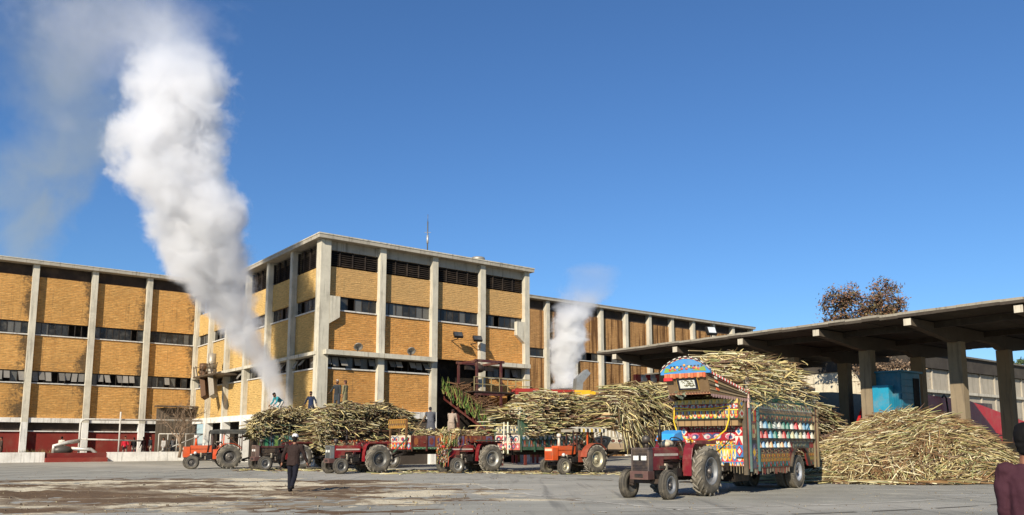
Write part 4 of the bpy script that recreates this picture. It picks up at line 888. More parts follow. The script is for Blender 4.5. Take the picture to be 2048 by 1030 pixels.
def arcrow(b, sd):
    y = sd * (h + .06); n = (0, sd, 0)
    # side board around the wheel arch
    b.prism([(-.0, sd * h, .78), (-3.55, sd * h, .78), (-3.85, sd * h, 1.22), (-4.15, sd * h, 1.38), (-4.85, sd * h, 1.38), (-5.15, sd * h, 1.22), (-5.4, sd * h, .78), (-L, sd * h, .78), (-L, sd * h, 2.95), (0, sd * h, 2.95)], (0, sd * .06, 0), S(124, 48, 44))
    art(b, (-3.5, y, .8), (1, 0, 0), (0, 0, 1), n, 3.0, .62, [('sc', .3, [S(40, 56, 48), S(170, 50, 44), S(70, 130, 140), S(50, 100, 70)]), ('bar', .22, [S(96, 84, 60), YEL, S(60, 90, 70), ORA]), ('dia', .24, [S(150, 110, 60), S(190, 70, 50), YEL, S(60, 90, 80)]), ('circ', .3, [S(90, 80, 64), S(196, 180, 130), S(60, 50, 46), S(160, 60, 50)])])
    art(b, (-L + .15, y, .8), (1, 0, 0), (0, 0, 1), n, .9, .62, [('sc', .3, [S(40, 56, 48), S(60, 100, 80), S(150, 60, 50)]), ('bar', .22, [S(96, 84, 60), YEL, S(60, 90, 70)]), ('dia', .24, [S(130, 100, 60), S(170, 70, 50), YEL]), ('circ', .3, [S(90, 80, 64), S(196, 180, 130), S(60, 50, 46)])])
    art(b, (-5.2, y, 1.4), (1, 0, 0), (0, 0, 1), n, 1.4, .2, [('dia', 1, [S(90, 90, 80), S(160, 150, 110), S(60, 100, 110)])])
    for j in range(3):
        art(b, (-6.0, y, 1.45 + j * .3 + (.17 if j == 0 else 0)), (1, 0, 0), (0, 0, 1), n, 5.35, .29 - (.17 if j == 0 else 0) + .0, [('tear', 1, [S(120, 104, 84), S(206, 196, 170), S(206, 180, 100), S(90, 140, 160), WH2, S(186, 170, 140), S(60, 110, 100), S(170, 40, 40), S(120, 150, 170)])], .006)
    for k in range(14): b.poly([(-5.98 + k * .41, y + sd * .005, 1.42), (-5.6 + k * .41, y + sd * .005, 1.42), (-5.6 + k * .41, y + sd * .005, 2.36), (-5.98 + k * .41, y + sd * .005, 2.36)], (S(150, 34, 40), S(36, 76, 80), S(60, 70, 90), S(120, 96, 60), S(40, 96, 80))[k % 5])
    for j in range(3):
        zz = (1.64, 1.76, 2.08)[j]; n_ = 13
        if j == 0: continue
        for k in range(n_):
            x = -5.8 + k * .41; cc = [S(172, 170, 160), S(164, 156, 120), S(70, 124, 150), S(176, 170, 150), S(130, 146, 142), S(36, 104, 90), S(160, 30, 34)][min(6, int(random.random() * 7))]; s_ = random.uniform(.85, 1.1)
            b.tube([(x, y + sd * .01, zz), (x, y + sd * .015, zz + .12), (x, y + sd * .01, zz + .27 * s_)], [.13 * s_, .1 * s_, .04], 8, jit(cc, .1), smooth=False)
    for k in range(9):
        x = -3.4 + k * .33; b.tube([(x, y + sd * .01, 1.45), (x, y + sd * .01, 1.66)], [.11, .04], 8, [S(172, 168, 150), S(86, 130, 160), S(180, 140, 96)][k % 3], smooth=False)
    art(b, (-6.0, y, 2.36), (1, 0, 0), (0, 0, 1), n, 5.35, .3, [('sc', .5, [S(96, 84, 70), S(70, 120, 96), S(190, 60, 52), S(206, 180, 110)]), ('plain', .2, [S(40, 84, 70)]), ('bar', .3, [S(150, 130, 100), S(206, 170, 70), S(80, 130, 120), S(170, 60, 50)])])
    art(b, (-L + .1, y, 2.66), (1, 0, 0), (0, 0, 1), n, L - .3, .28, [('dia', .22, [S(140, 140, 120), S(206, 170, 80), S(70, 130, 150), S(180, 70, 60)]), ('circ', .78, [S(206, 200, 172), S(190, 80, 60), S(226, 206, 140), S(70, 140, 130), S(90, 130, 60)])])
    art(b, (-.6, y, .8), (1, 0, 0), (0, 0, 1), n, .5, 1.85, [('bar', .12, [NAV, S(90, 90, 100)]), ('dia', .3, [S(70, 60, 80), S(120, 110, 130), YEL]), ('plain', .06, [S(40, 34, 32)]), ('circ', .3, [S(96, 60, 50), S(180, 160, 110), RED2]), ('bar', .22, [S(150, 30, 34), S(206, 60, 50), S(210, 170, 80), S(60, 110, 120)])])
    for x in (-.02, -.68, -6.05, -6.42): b.bar((x, sd * (h + .1), .7), (x - (.1 if x < -5 else 0), sd * (h + .1), 2.95), .07, .06, (S(60, 96, 96), S(150, 50, 46), S(112, 98, 72), S(70, 84, 110))[int(-x) % 4])
    for z in (1.72, 2.05, 2.36): b.bar((-.7, sd * (h + .12), z), (-6.05, sd * (h + .12), z), .04, .045, S(38, 36, 34))
    for k in range(30):
        x = -.1 - k * .115
        b.bar((x, sd * (h + .05), .78), (x, sd * (h + .05), .6 + random.uniform(-.04, .06)), .03, .015, random.choice([S(60, 56, 50), S(90, 40, 36), S(110, 104, 92)]))
    # dark arch surround
    pts = [(-3.5, .78), (-3.82, 1.26), (-4.13, 1.44), (-4.87, 1.44), (-5.18, 1.26), (-5.46, .78)]
    for p, q in zip(pts[:-1], pts[1:]): b.bar((p[0], sd * (h + .09), p[1]), (q[0], sd * (h + .09), q[1]), .1, .07, S(52, 46, 42))
for sd in (1, -1):
    b = MB(); arcrow(b, sd); b.build('side_board', M['paint'], tr)
    u = MB()                                     # open railing above the boards
    for k in range(9): u.bar((-.1 - k * .79, sd * (h + .03), 2.95), (-.1 - k * .79, sd * (h + .03), 3.65), .1, .08, S(140, 134, 120))
    u.bar((0, sd * (h + .05), 3.02), (-L, sd * (h + .05), 3.02), .08, .12, S(20, 84, 66)); u.bar((0, sd * (h + .05), 3.62), (-L, sd * (h + .05), 3.62), .08, .1, S(60, 54, 48))
    for k in range(60): u.bar((-.1 - k * .106, sd * h, 3.1), (-.1 - k * .106, sd * h, 3.55), .02, .02, S(56, 60, 54))
    u.box(-L, 0, sd * (h - .06), sd * (h - .03), 3.0, 3.6, S(56, 48, 42)); art(u, (-L, sd * (h - .03), 3.08), (1, 0, 0), (0, 0, 1), (0, sd, 0), L, .46, [('dia', .3, [S(60, 70, 64), S(110, 96, 70), S(70, 110, 100)]), ('tear', .7, [S(54, 56, 56), S(96, 90, 80), S(110, 60, 50), S(70, 100, 96)])]); u.build('side_rail', M['paint'], tr)
f = MB()                                        # front wall
f.box(0, .06, -h, h, .85, 3.0, S(84, 40, 36))
art(f, (.06, -h, .88), (0, 1, 0), (0, 0, 1), (1, 0, 0), 2 * h, .78, [('zig', .16, [BLU, RED2, WH2, YEL]), ('sc', .2, [S(206, 60, 60), WH2, YEL, BLU]), ('tear', .3, [S(226, 190, 80), WH2, S(206, 120, 40), BLU, WH2]), ('circ', .2, [S(196, 150, 60), S(190, 60, 50), BLU, S(60, 130, 80)]), ('sc', .14, [S(60, 110, 90), YEL, RED2, S(206, 200, 180)])])
art(f, (.06, -h, 1.68), (0, 1, 0), (0, 0, 1), (1, 0, 0), 2 * h, .5, [('eye', .5, [S(150, 24, 32), S(186, 96, 116), S(50, 64, 110), S(196, 190, 180)]), ('dia', .16, [S(120, 20, 28), S(206, 150, 60), S(70, 110, 150)]), ('circ', .3, [S(110, 30, 34), RED2, S(60, 110, 80), WH2])])
art(f, (.06, -h, 2.19), (0, 1, 0), (0, 0, 1), (1, 0, 0), 2 * h, .5, [('circ', 1, [S(96, 36, 32), S(60, 100, 80), RED2, S(200, 190, 160)])])
for sd in (1, -1):
    f.bar((.1, sd * (h - .02), .6), (.1, sd * (h - .02), 3.1), .12, .12, S(84, 74, 60)); art(f, (.165, sd * (h - .02) - .3 - (0 if sd > 0 else -.36), 1.15), (0, 1, 0), (.0, 0, 1), (1, 0, 0), .24, .95, [('dia', .4, [S(60, 110, 160), RED2, WH2, YEL]), ('zig', .3, [WH2, RED2, NAV]), ('dia', .3, [RED2, WH2, BLU])])
for k in range(24): f.bar((.08, -h + .05 + k * .095, .86), (.08, -h + .05 + k * .095, .66 + random.uniform(-.04, .04)), .03, .015, random.choice([S(70, 62, 52), S(110, 100, 80)]))
f.build('front_board', M['paint'], tr)
hb = MB()                                       # projecting painted header box
X0_, X1_ = .08, .55
hb.box(X0_, X1_, -h + .03, h - .03, 2.36, 2.98, S(120, 60, 44))
art(hb, (X1_, -h + .03, 2.36), (0, 1, 0), (0, 0, 1), (1, 0, 0), 2 * h - .06, .62, [('sc', .22, [S(40, 84, 66), S(190, 60, 50), YEL, S(200, 190, 150)]), ('bar', .2, [S(60, 80, 70), YEL, RED2, WH2, BLU, YEL]), ('plain', .05, [S(232, 206, 70)]), ('circ', .3, [S(110, 40, 44), S(206, 200, 180), S(206, 90, 80), S(110, 150, 190)]), ('tear', .23, [S(206, 190, 110), YEL, WH2, S(70, 120, 120), S(226, 210, 130)])])
for sd in (1, -1): art(hb, (X0_, sd * (h - .03), 2.36), (1, 0, 0), (0, 0, 1), (0, sd, 0), X1_ - X0_, .62, [('dia', .5, [S(150, 130, 70), WH2, RED2]), ('dia', .5, [S(120, 100, 60), YEL, BLU])])
hb.box(X0_, X1_ - .1, -h + .1, h - .1, 2.14, 2.357, S(150, 120, 80))
for k in range(9): hb.box(X1_ - .097, X1_ - .09, -h + .14 + k * .23, -h + .16 + k * .23, 2.15, 2.34, S(60, 44, 32))
hb.build('header_box', M['paint'], tr)
rp = MB(); yl = S(222, 186, 50)
for y0, s in ((-1.05, 1), (.85, -1)): rp.tube([(.6, y0, 2.75), (.64, y0 - .02, 2.3), (.7, y0 + .1 * s, 2.0), (.75, y0 + .45 * s, 1.72), (.72, y0 + .7 * s, 1.66)], .022, 6, yl)
rp.tube([(.6, -1.05, 2.74), (.61, -.4, 2.68), (.61, .3, 2.69), (.6, .85, 2.75)], .022, 6, yl); rp.build('rope', M['cloth2'], tr)
# crown: faceted prow leaning out over the tractor
cr = MB(); BR = S(104, 82, 58)
fx, fw, z0, z1, bk = 1.85, .7, 3.1, 3.74, .26
def pl(pts, col, th=.04, inn=(-1, 0, 0)): cr.prism(pts, V(inn) * th, col)
pl([(fx - bk, -fw, z0), (fx - bk, fw, z0), (fx, fw, z1), (fx, -fw, z1)], BR)
fu = V((bk, 0, z1 - z0)); fn = V((z1 - z0, 0, -bk)).normalized()
art(cr, V((fx - bk, -fw, z0)) + fn * .004, (0, 1, 0), fu, fn, 2 * fw, fu.length, [('zig', .1, [S(110, 80, 60), S(196, 150, 110), S(120, 50, 44)]), ('bar', .1, [S(120, 96, 70), S(150, 120, 84), S(80, 60, 46)]), ('plain', .8, [S(116, 92, 64)])], .006)
for sd in (1, -1):                               # side facets sweep back to the corner posts
    A = [V((fx - bk, sd * fw, z0)), V((fx, sd * fw, z1 + .08)), V((.0, sd * (h + .1), 3.2)), V((-.1, sd * (h + .1), 2.98))]
    cr.prism(A, V((0, -sd * .05, 0)), S(112, 92, 66))
    n = (A[3] - A[0]).cross(A[1] - A[0]).normalized(); n = n if n.y * sd > 0 else -n
    for k in range(1, 5):
        q0 = A[0].lerp(A[1], k / 5); q1 = A[3].lerp(A[2], k / 5); cr.bar(q0 + n * .02, q1 + n * .02, .03, .035, (S(142, 122, 92), S(76, 62, 48), S(150, 130, 96), S(96, 56, 44))[k - 1])
    for k in range(30):
        q = A[1].lerp(A[2], k / 30); cr.obox(q + n * .01 + V((0, 0, .02)), (A[2] - A[1]) / 36, n * .035, (0, 0, -.07), S(196, 44, 42) if k % 2 else S(226, 216, 200))
        q = A[0].lerp(A[3], k / 30); cr.obox(q + n * .01, (A[3] - A[0]) / 40, n * .03, (0, 0, -.07 - .03 * (k % 2)), S(150, 120, 116) if k % 2 else S(130, 106, 98))
    for k in range(4): q = A[0].lerp(A[1], .3 + k * .16) + (A[2] - A[1]) * .14; cr.obox(q + n * .02, (A[2] - A[1]) * .06, n * .03, (0, 0, .06), [S(206, 90, 50), WH2][k % 2])
    for k in range(5): q = A[3].lerp(A[2], .5) + (A[1] - A[2]) * (.1 + .04 * k); cr.ell(q + n * .04, .025, WH2, 6, 4)
    cr.bar((.03, sd * (h + .1), 2.7), (.03, sd * (h + .1), 3.3), .06, .06, S(206, 170, 160))
cr.prism([(fx, -fw, z1 + .02), (fx, fw, z1 + .02), (-.05, h + .08, 3.14), (-.05, -h - .08, 3.14)], (0, 0, .05), S(120, 34, 34))
for k in range(7):
    t = k / 6; cr.bar(V((fx - .02, -fw + 2 * fw * t, z1 + .09)), V((0, (-h + 2 * h * t), 3.22)), .03, .03, S(150, 60, 54))
# arch board
N_ = 18; aw = .84; zb_ = z1 - .02; arc = [V((fx + .04, -aw + 2 * aw * k / N_, zb_ + .12 + .4 * sin(pi * k / N_) ** .8)) for k in range(N_ + 1)]
cr.prism(arc + [V((fx + .04, aw, zb_)), V((fx + .04, -aw, zb_))], (-.08, 0, 0), S(58, 132, 186))
for k in range(N_):
    cr.obox(arc[k], arc[k + 1] - arc[k], (.06, 0, 0), (0, 0, .03), S(200, 192, 176) if k % 2 else S(44, 40, 40))
    cr.obox(arc[k] + V((.005, 0, -.0)), arc[k + 1] - arc[k], (.012, 0, 0), (0, 0, -.045), S(150, 50, 44) if k % 2 else S(200, 190, 160))
rr_ = random.Random(8)
for k in range(13): y = -.5 + k * .08; zz = zb_ + .13 + .14 * (1 - (y / .6) ** 2) * rr_.random(); cr.ell((fx + .045, y, zz), (.015, .05, .04), [S(190, 60, 50), S(216, 150, 70), S(190, 80, 60), S(222, 190, 110), S(110, 130, 60)][k % 5], 8, 6)
for k in range(10): y = -.52 + k * .116; cr.poly([(fx + .047, y, zb_ + .26), (fx + .047, y + .09, zb_ + .26), (fx + .047, y + .045, zb_ + .19)], S(36, 40, 60))
for sg in (-1, 1): cr.poly([(fx + .05, sg * .22, zb_ + .1), (fx + .05, sg * .72, zb_ + .06), (fx + .05, sg * .66, zb_ + .22)], S(120, 150, 60))
for k in range(14): cr.obox((fx + .02, -.7 + k * .1, zb_ + .02), (.04, 0, 0), (0, .09, 0), (0, 0, -.13 - .02 * (k % 2)), (S(196, 108, 66), S(184, 92, 56), S(206, 130, 84))[k % 3])
cr.box(fx + .03, fx + .08, -.72, -.42, zb_ - .2, zb_ - .1, S(196, 36, 40))
cr.build('crown', M['paint'], tr)
pf = MB(); R = Euler((0, radians(24), 0)).to_matrix(); c0 = V((fx - .12, .02, 3.44))
pf.obox(c0 + R @ V((.0, -.36, -.22)), R @ V((.05, 0, 0)), R @ V((0, .72, 0)), R @ V((0, 0, .42)), S(176, 140, 60)); pf.obox(c0 + R @ V((.05, -.34, -.2)), R @ V((.012, 0, 0)), R @ V((0, .68, 0)), R @ V((0, 0, .38)), S(22, 28, 44)); pf.obox(c0 + R @ V((.062, -.26, -.14)), R @ V((.006, 0, 0)), R @ V((0, .52, 0)), R @ V((0, 0, .26)), S(214, 214, 200))
for k in range(26):                             # flowing script strokes
    y = -.2 + .4 * random.random(); z = -.1 + .2 * random.random(); pf.tube([c0 + R @ V((.071, y, z)), c0 + R @ V((.073, y + .03, z + .03)), c0 + R @ V((.071, y + .07, z - .01))], .009, 4, S(96, 88, 40))
pf.build('picture_frame', M['paint'], tr)
gv = MB()
for k in range(50): a = random.random() * 6.28; b = V((1.5 + random.uniform(-.1, .1), -.3 + cos(a) * .12, 3.06 + sin(a) * .12)); gv.add([b, b + V((.1, random.uniform(-.1, .1), .05)), b + V((.05, random.uniform(-.1, .1), .12))], [(0, 1, 2)], random.choice([S(150, 160, 130), S(90, 110, 90), S(190, 190, 170)]))
gv.build('rosette', M['paint'], tr)

# ------------------------------------------------------------------ sugarcane
CANES = [S(184, 168, 114), S(202, 190, 144), S(160, 150, 98), S(132, 114, 82), S(172, 152, 108), S(110, 90, 62), S(148, 148, 98), S(212, 202, 164), S(118, 92, 76), S(92, 76, 58)]
def cane_load(label, loc_, heading, x0, x1, hw, zb, zt, n, droop=.12, over=.25, rad=.028, tint=1.0, bend=.12, leafy=.1, seed=1, hang=0, fwd=0.0):
    rnd = random.Random(seed); mb = MB(); Lx = x1 - x0
    def top(x):                                  # crest profile along the trailer
        t = min(1, max(0, (x - x0) / Lx)); return zb + (zt - zb) * (min(1, (6 * t * (1 - t) + .22)) ** .34) * (1 + .08 * noise.noise(V((x * .9, seed * 3.1, 0))))
    def prof(y, x, lv):
        q = min(1.0, abs(y) / (hw * 1.2)); return zb + (top(x) - zb) * lv * (1 - .22 * q ** 3)
    for k in range(n):
        m = rnd.random(); x = x0 + Lx * rnd.random(); lv = rnd.random() ** .85
        if m < .36: lv = rnd.uniform(.86, 1.0)
        elif m < .62: x = x1 - rnd.random() ** 1.5 * .5
        x += fwd * max(0, lv - .62) * ((x - x0) / Lx) ** 2
        yc = rnd.gauss(0, .16) + .25 * noise.noise(V((x * 1.3, lv * 4, seed + 9)))
        half = hw * (1 - .4 * max(0, lv - .6) / .4) + rnd.uniform(-.75, over)
        ang = rnd.gauss(0, .16) + .55 * noise.noise(V((x * .8, lv * 3, seed)))
        if rnd.random() < .06: ang += rnd.uniform(-.9, .9)
        S_ = 5; tl = rnd.gauss(0, .07) + .16 * noise.noise(V((x * .7, lv * 2.5, seed + 4))); bz = droop * rnd.uniform(.2, 1.5); bd = rnd.gauss(0, bend)
        zc = zb + (top(x) - zb) * lv + rnd.gauss(0, .04) + (rnd.random() ** 3 * .28 if lv > .9 else 0)
        pts = []; hg = hang * rnd.uniform(.35, 1.2) * (1.25 - lv * .75); oz = rnd.uniform(.72, .95)
        for i in range(S_ + 1):
            t = (i / S_ - .5) * 2; y = yc + half * t
            z = zc + tl * t - bz * t * t
            if hang: z -= hg * max(0, abs(y) - hw * oz) ** 1.3; y -= (.35 if y > 0 else -.35) * min(1, hg) * max(0, abs(y) - hw * oz)
            pts.append((x + ang * half * t + bd * (t * t - .3), y, max(z, zb - 1.35)))
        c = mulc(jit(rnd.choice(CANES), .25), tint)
        if rnd.random() < .2: c = mulc(S(100, 78, 52), tint)
        mb.tube(pts, [rad * rnd.uniform(.8, 1.15)] * S_ + [rad * .6], 4, c, smooth=True, capcol=mulc(S(232, 222, 184), tint))
        if rnd.random() < leafy:                 # dry leaf blade
            i = rnd.randrange(S_ + 1); p = V(pts[i]); d = V((rnd.uniform(-.5, .5), rnd.uniform(-.4, .4), rnd.uniform(-.35, .25))); wv = V((.02, .02, 0)).cross(d).normalized() * .025
            mb.add([p - wv, p + wv, p + d * .6 + V((0, 0, .05)), p + d], [(0, 1, 2), (0, 2, 3)], jit(S(196, 176, 120), .25))
    for k in range(int(n * leafy * 1.6)):
        x = x0 + Lx * rnd.random(); lv = 1 - .55 * rnd.random() ** 2; yy = rnd.uniform(-1, 1) * hw * (1 - .35 * max(0, lv - .6) / .4); p = V((x, yy, prof(yy, x, lv) + rnd.uniform(-.05, .12)))
        d = V((rnd.gauss(0, .25), rnd.gauss(0, .35), rnd.gauss(-.02, .14))); wv = d.cross(V((rnd.gauss(0, 1), rnd.gauss(0, 1), 1))).normalized() * rnd.uniform(.012, .028)
        mb.add([p - d, p - wv, p + wv, p + d], [(0, 1, 2), (1, 3, 2)], mulc(jit(rnd.choice([S(180, 156, 112), S(140, 112, 78), S(112, 86, 60), S(200, 184, 140), S(130, 122, 70)]), .25), tint))
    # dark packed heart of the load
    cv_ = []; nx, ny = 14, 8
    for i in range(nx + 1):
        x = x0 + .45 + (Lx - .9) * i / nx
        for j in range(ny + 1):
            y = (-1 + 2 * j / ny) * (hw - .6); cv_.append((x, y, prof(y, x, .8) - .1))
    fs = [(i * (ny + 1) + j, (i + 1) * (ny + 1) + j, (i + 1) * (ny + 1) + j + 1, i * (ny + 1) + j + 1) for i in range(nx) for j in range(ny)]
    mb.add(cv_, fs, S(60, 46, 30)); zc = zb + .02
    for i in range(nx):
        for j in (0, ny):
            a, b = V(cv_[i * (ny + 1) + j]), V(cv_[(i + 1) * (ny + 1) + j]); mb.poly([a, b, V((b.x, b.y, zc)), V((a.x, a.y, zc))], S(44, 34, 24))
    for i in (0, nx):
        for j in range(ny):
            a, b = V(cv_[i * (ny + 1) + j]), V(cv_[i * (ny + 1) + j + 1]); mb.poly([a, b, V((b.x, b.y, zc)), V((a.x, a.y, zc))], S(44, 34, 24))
    o = mb.build('sugarcane_load', M['cane']); o.location = (loc_[0], loc_[1], 0); o.rotation_euler = (0, 0, heading)
    tag(o, label, 'sugarcane load', 'sugarcane loads on the trailers', 'stuff')
    return o
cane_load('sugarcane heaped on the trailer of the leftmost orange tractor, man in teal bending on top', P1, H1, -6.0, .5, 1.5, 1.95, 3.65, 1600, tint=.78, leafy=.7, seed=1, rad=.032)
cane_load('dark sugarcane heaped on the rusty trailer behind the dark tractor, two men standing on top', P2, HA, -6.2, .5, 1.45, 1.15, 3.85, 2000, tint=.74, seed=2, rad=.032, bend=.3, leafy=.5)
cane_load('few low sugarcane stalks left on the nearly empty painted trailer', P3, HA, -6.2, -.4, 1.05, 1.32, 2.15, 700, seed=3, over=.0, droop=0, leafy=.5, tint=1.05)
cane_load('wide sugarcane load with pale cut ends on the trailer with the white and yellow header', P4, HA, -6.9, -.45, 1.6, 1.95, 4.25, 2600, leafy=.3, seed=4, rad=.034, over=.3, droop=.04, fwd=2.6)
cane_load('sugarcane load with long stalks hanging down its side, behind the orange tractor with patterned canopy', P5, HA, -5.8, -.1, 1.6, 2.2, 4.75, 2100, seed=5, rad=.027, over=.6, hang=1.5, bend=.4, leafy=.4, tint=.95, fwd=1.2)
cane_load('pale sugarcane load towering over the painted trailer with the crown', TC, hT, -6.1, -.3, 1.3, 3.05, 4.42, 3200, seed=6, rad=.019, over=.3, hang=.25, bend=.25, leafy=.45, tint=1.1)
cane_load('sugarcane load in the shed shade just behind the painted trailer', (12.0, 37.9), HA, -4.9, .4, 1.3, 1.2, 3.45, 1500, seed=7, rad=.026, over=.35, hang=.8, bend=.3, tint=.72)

# big heap on the ground
PC = V((17.75, 36.8, 0)); PAX = V((cos(PA), sin(PA), 0)); PBX = V((-sin(PA), cos(PA), 0)); SA, SB, HP = 6.5, 4.5, 2.9
def ph(a, b):
    r = sqrt((a / (SA if a < 0 else SA * .8)) ** 2 + (b / SB) ** 2)
    if r >= 1: return 0
    base = HP * (1 - r ** 2.0) ** (.8 if a < 0 else .62) * (1 - .38 * max(0, -a / SA) ** .8)
    return max(0, base + (.34 * noise.noise(V((a * .5, b * .5, 1.3))) + .12 * noise.noise(V((a * 1.5, b * 1.5, 5.3)))) * (1 - r))
rnd = random.Random(50); mb = MB()
def pp3(a, b, dz=0): return PC + PAX * a + PBX * b + V((0, 0, ph(a, b) + dz))
for k in range(4600):
    while True:
        a = rnd.uniform(-SA, SA * .8); b = rnd.uniform(-SB, SB * .45)
        if (a / (SA if a < 0 else SA * .8)) ** 2 + (b / SB) ** 2 < 1: break
    e = .2; gx, gy = (ph(a + e, b) - ph(a - e, b)) / (2 * e), (ph(a, b + e) - ph(a, b - e)) / (2 * e); dn = atan2(-gy, -gx)
    fld = noise.noise(V((a * .3, b * .4, 7.7)))
    th = -.3 + fld * 1.9 + rnd.gauss(0, .2)
    if a > 2.5: th = dn * .75 + rnd.gauss(0, .28)
    if a < -4: th = dn + rnd.gauss(0, .5)
    if rnd.random() < .07: th += rnd.uniform(-1.2, 1.2)
    brown = noise.noise(V((a * .45, b * .6, 3.3)))
    c = jit(rnd.choice(CANES), .22)
    if brown > .05 and rnd.random() < .65: c = jit(S(138, 106, 74), .3)
    if rnd.random() < .14: c = jit(S(92, 72, 48), .2)
    dx, dy = cos(th), sin(th); sl_ = max(-1.1, min(1.1, gx * dx + gy * dy)); l = rnd.uniform(.9, 2.2) / 2; mid = pp3(a, b, rnd.uniform(-.2, .1))
    d3 = (PAX * dx + PBX * dy + V((0, 0, sl_ * .85 + rnd.gauss(.04, .15) + (rnd.random() < .04) * rnd.uniform(.2, .7)))).normalized(); bw = V((rnd.gauss(0, .05), rnd.gauss(0, .05), -abs(rnd.gauss(0, .07))))
    pts = [mid + d3 * l * t + bw * t * t for t in (-1, -.5, 0, .5, 1)]
    for p in pts: p.z = max(p.z, .03)
    rad = rnd.uniform(.017, .026); mb.tube(pts, [rad] * 4 + [rad * .6], 4, c, capcol=S(232, 222, 184))
for k in range(5200):                            # dry leaf trash caught between the stalks
    while True:
        a = rnd.uniform(-SA, SA * .8); b = rnd.uniform(-SB, SB * .45)
        if (a / (SA if a < 0 else SA * .8)) ** 2 + (b / SB) ** 2 < 1.02: break
    th = -.3 + 1.9 * noise.noise(V((a * .3, b * .4, 7.7))) + rnd.gauss(0, .6); l = rnd.uniform(.2, .65); mid = pp3(a, b, rnd.uniform(-.06, .14))
    d3 = (PAX * cos(th) + PBX * sin(th)) * l + V((0, 0, rnd.gauss(-.02, .2) * l)); wv = V((rnd.gauss(0, 1), rnd.gauss(0, 1), rnd.gauss(0, 1))).cross(d3).normalized() * rnd.uniform(.008, .022)
    q = [mid - d3, mid + V((0, 0, rnd.uniform(0, .08))), mid + d3 + V((0, 0, rnd.gauss(-.03, .08)))]
    for p in q: p.z = max(p.z, .03)
    mb.add([q[0], q[1] - wv, q[1] + wv, q[2]], [(0, 1, 2), (1, 3, 2)], jit(rnd.choice([S(186, 162, 116), S(150, 118, 80), S(122, 92, 62), S(206, 190, 150), S(142, 128, 76)]), .25))
for k in range(700):                             # thin litter round the foot
    t = rnd.uniform(pi, 2 * pi) if rnd.random() < .8 else rnd.uniform(0, 2 * pi); q = rnd.uniform(.93, 1.12); a, b = SA * (1 if cos(t) < 0 else .8) * q * cos(t), SB * q * sin(t); th = t + pi / 2 + rnd.gauss(0, .5); l = rnd.uniform(.5, 1.8)
    p = PC + PAX * a + PBX * b; d = (PAX * cos(th) + PBX * sin(th)) * l / 2; z = rnd.uniform(.02, .14)
    mb.tube([p - d + V((0, 0, z)), p + V((0, 0, z + .03)), p + d + V((0, 0, z))], .017, 4, jit(rnd.choice(CANES + [S(140, 106, 68)] * 4), .2), capcol=S(226, 214, 170))
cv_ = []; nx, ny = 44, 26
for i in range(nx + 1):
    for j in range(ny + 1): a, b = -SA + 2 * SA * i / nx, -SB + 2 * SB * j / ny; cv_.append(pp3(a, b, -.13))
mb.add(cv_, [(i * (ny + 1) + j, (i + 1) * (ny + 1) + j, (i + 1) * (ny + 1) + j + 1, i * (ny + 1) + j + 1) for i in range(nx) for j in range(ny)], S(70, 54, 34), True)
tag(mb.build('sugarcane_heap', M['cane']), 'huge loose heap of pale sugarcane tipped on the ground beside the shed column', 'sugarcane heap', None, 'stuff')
mb = MB()
for k in range(900):                             # trampled cane trash below the row of trailers
    t = rnd.random(); base = V((-16 + 22 * t, 48.5 - 6.5 * t + rnd.gauss(0, 1.2), 0)); th = rnd.random() * 6.28; l = rnd.uniform(.2, .9); d = V((cos(th), sin(th), 0)) * l / 2
    mb.tube([base - d + V((0, 0, .02)), base + d + V((0, 0, rnd.uniform(.02, .08)))], .018, 3, jit(rnd.choice(CANES), .25))
for k in range(500):
    base = V((11.8 + rnd.gauss(0, 1.3), 33.6 + rnd.gauss(0, .7), 0)); th = rnd.gauss(.25, .35); l = rnd.uniform(.6, 2.0); d = V((cos(th), sin(th), 0)) * l / 2; z = .02 + abs(rnd.gauss(0, .12))
    mb.tube([base - d + V((0, 0, z)), base + d + V((0, 0, z))], .018, 4, jit(rnd.choice(CANES), .25))
tag(mb.build('cane_litter', M['cane']), 'scattered cane trash trampled on the asphalt around trailers and heap', 'cane litter', None, 'stuff')
for k in range(26):
    q = [(-6.0, 41.2), (4.9, 42.2), (2.0, 43.0), (14.2, 31.6), (18.5, 33.0), (11.0, 32.5)][k % 6]
    x, y = q[0] + rnd.gauss(0, .7), q[1] + rnd.gauss(0, .35); th = rnd.gauss(.3, .6); m = MB(); l = rnd.uniform(.7, 1.4)
    m.tube([(-l / 2, 0, .03), (0, rnd.uniform(-.06, .06), .035), (l / 2, 0, .03)], [.022, .022, .015], 6, jit(rnd.choice(CANES), .15), capcol=S(226, 214, 170))
    o = m.build('cane_stalk', M['cane']); o.location = (x, y, 0); o.rotation_euler = (0, 0, th)
    tag(o, 'loose sugarcane stalk dropped on the asphalt', 'sugarcane stalk', 'loose stalks on the asphalt')
#PART3
# ------------------------------------------------------------------ trees
def branch_tree(seed, n_main, H, spread, depth, col, rad, gnarl=.25):
    rnd = random.Random(seed); mb = MB(); tips = []
    def grow(p, d, l, r, k):
        pts = [p]; q = V(p); dd = V(d)
        for i in range(4):
            dd = (dd + V((rnd.gauss(0, gnarl), rnd.gauss(0, gnarl), rnd.gauss(.06, gnarl * .6)))).normalized(); q = q + dd * l / 4; pts.append(V(q))
        mb.tube(pts, [r, r * .9, r * .8, r * .72, r * .62], 6 if k > 1 else 4, jit(col, .15))
        if k <= 0: tips.append(pts[-1]); tips.append(pts[2]); return
        for i in range(rnd.choice((2, 3, 3))):
            a = V((rnd.gauss(0, 1), rnd.gauss(0, 1), rnd.gauss(.25, .7))).normalized(); grow(pts[rnd.choice((2, 3, 4, 4))], (dd * .9 + a * spread).normalized(), l * rnd.uniform(.62, .85), r * .58, k - 1)
    return mb, tips, grow, rnd
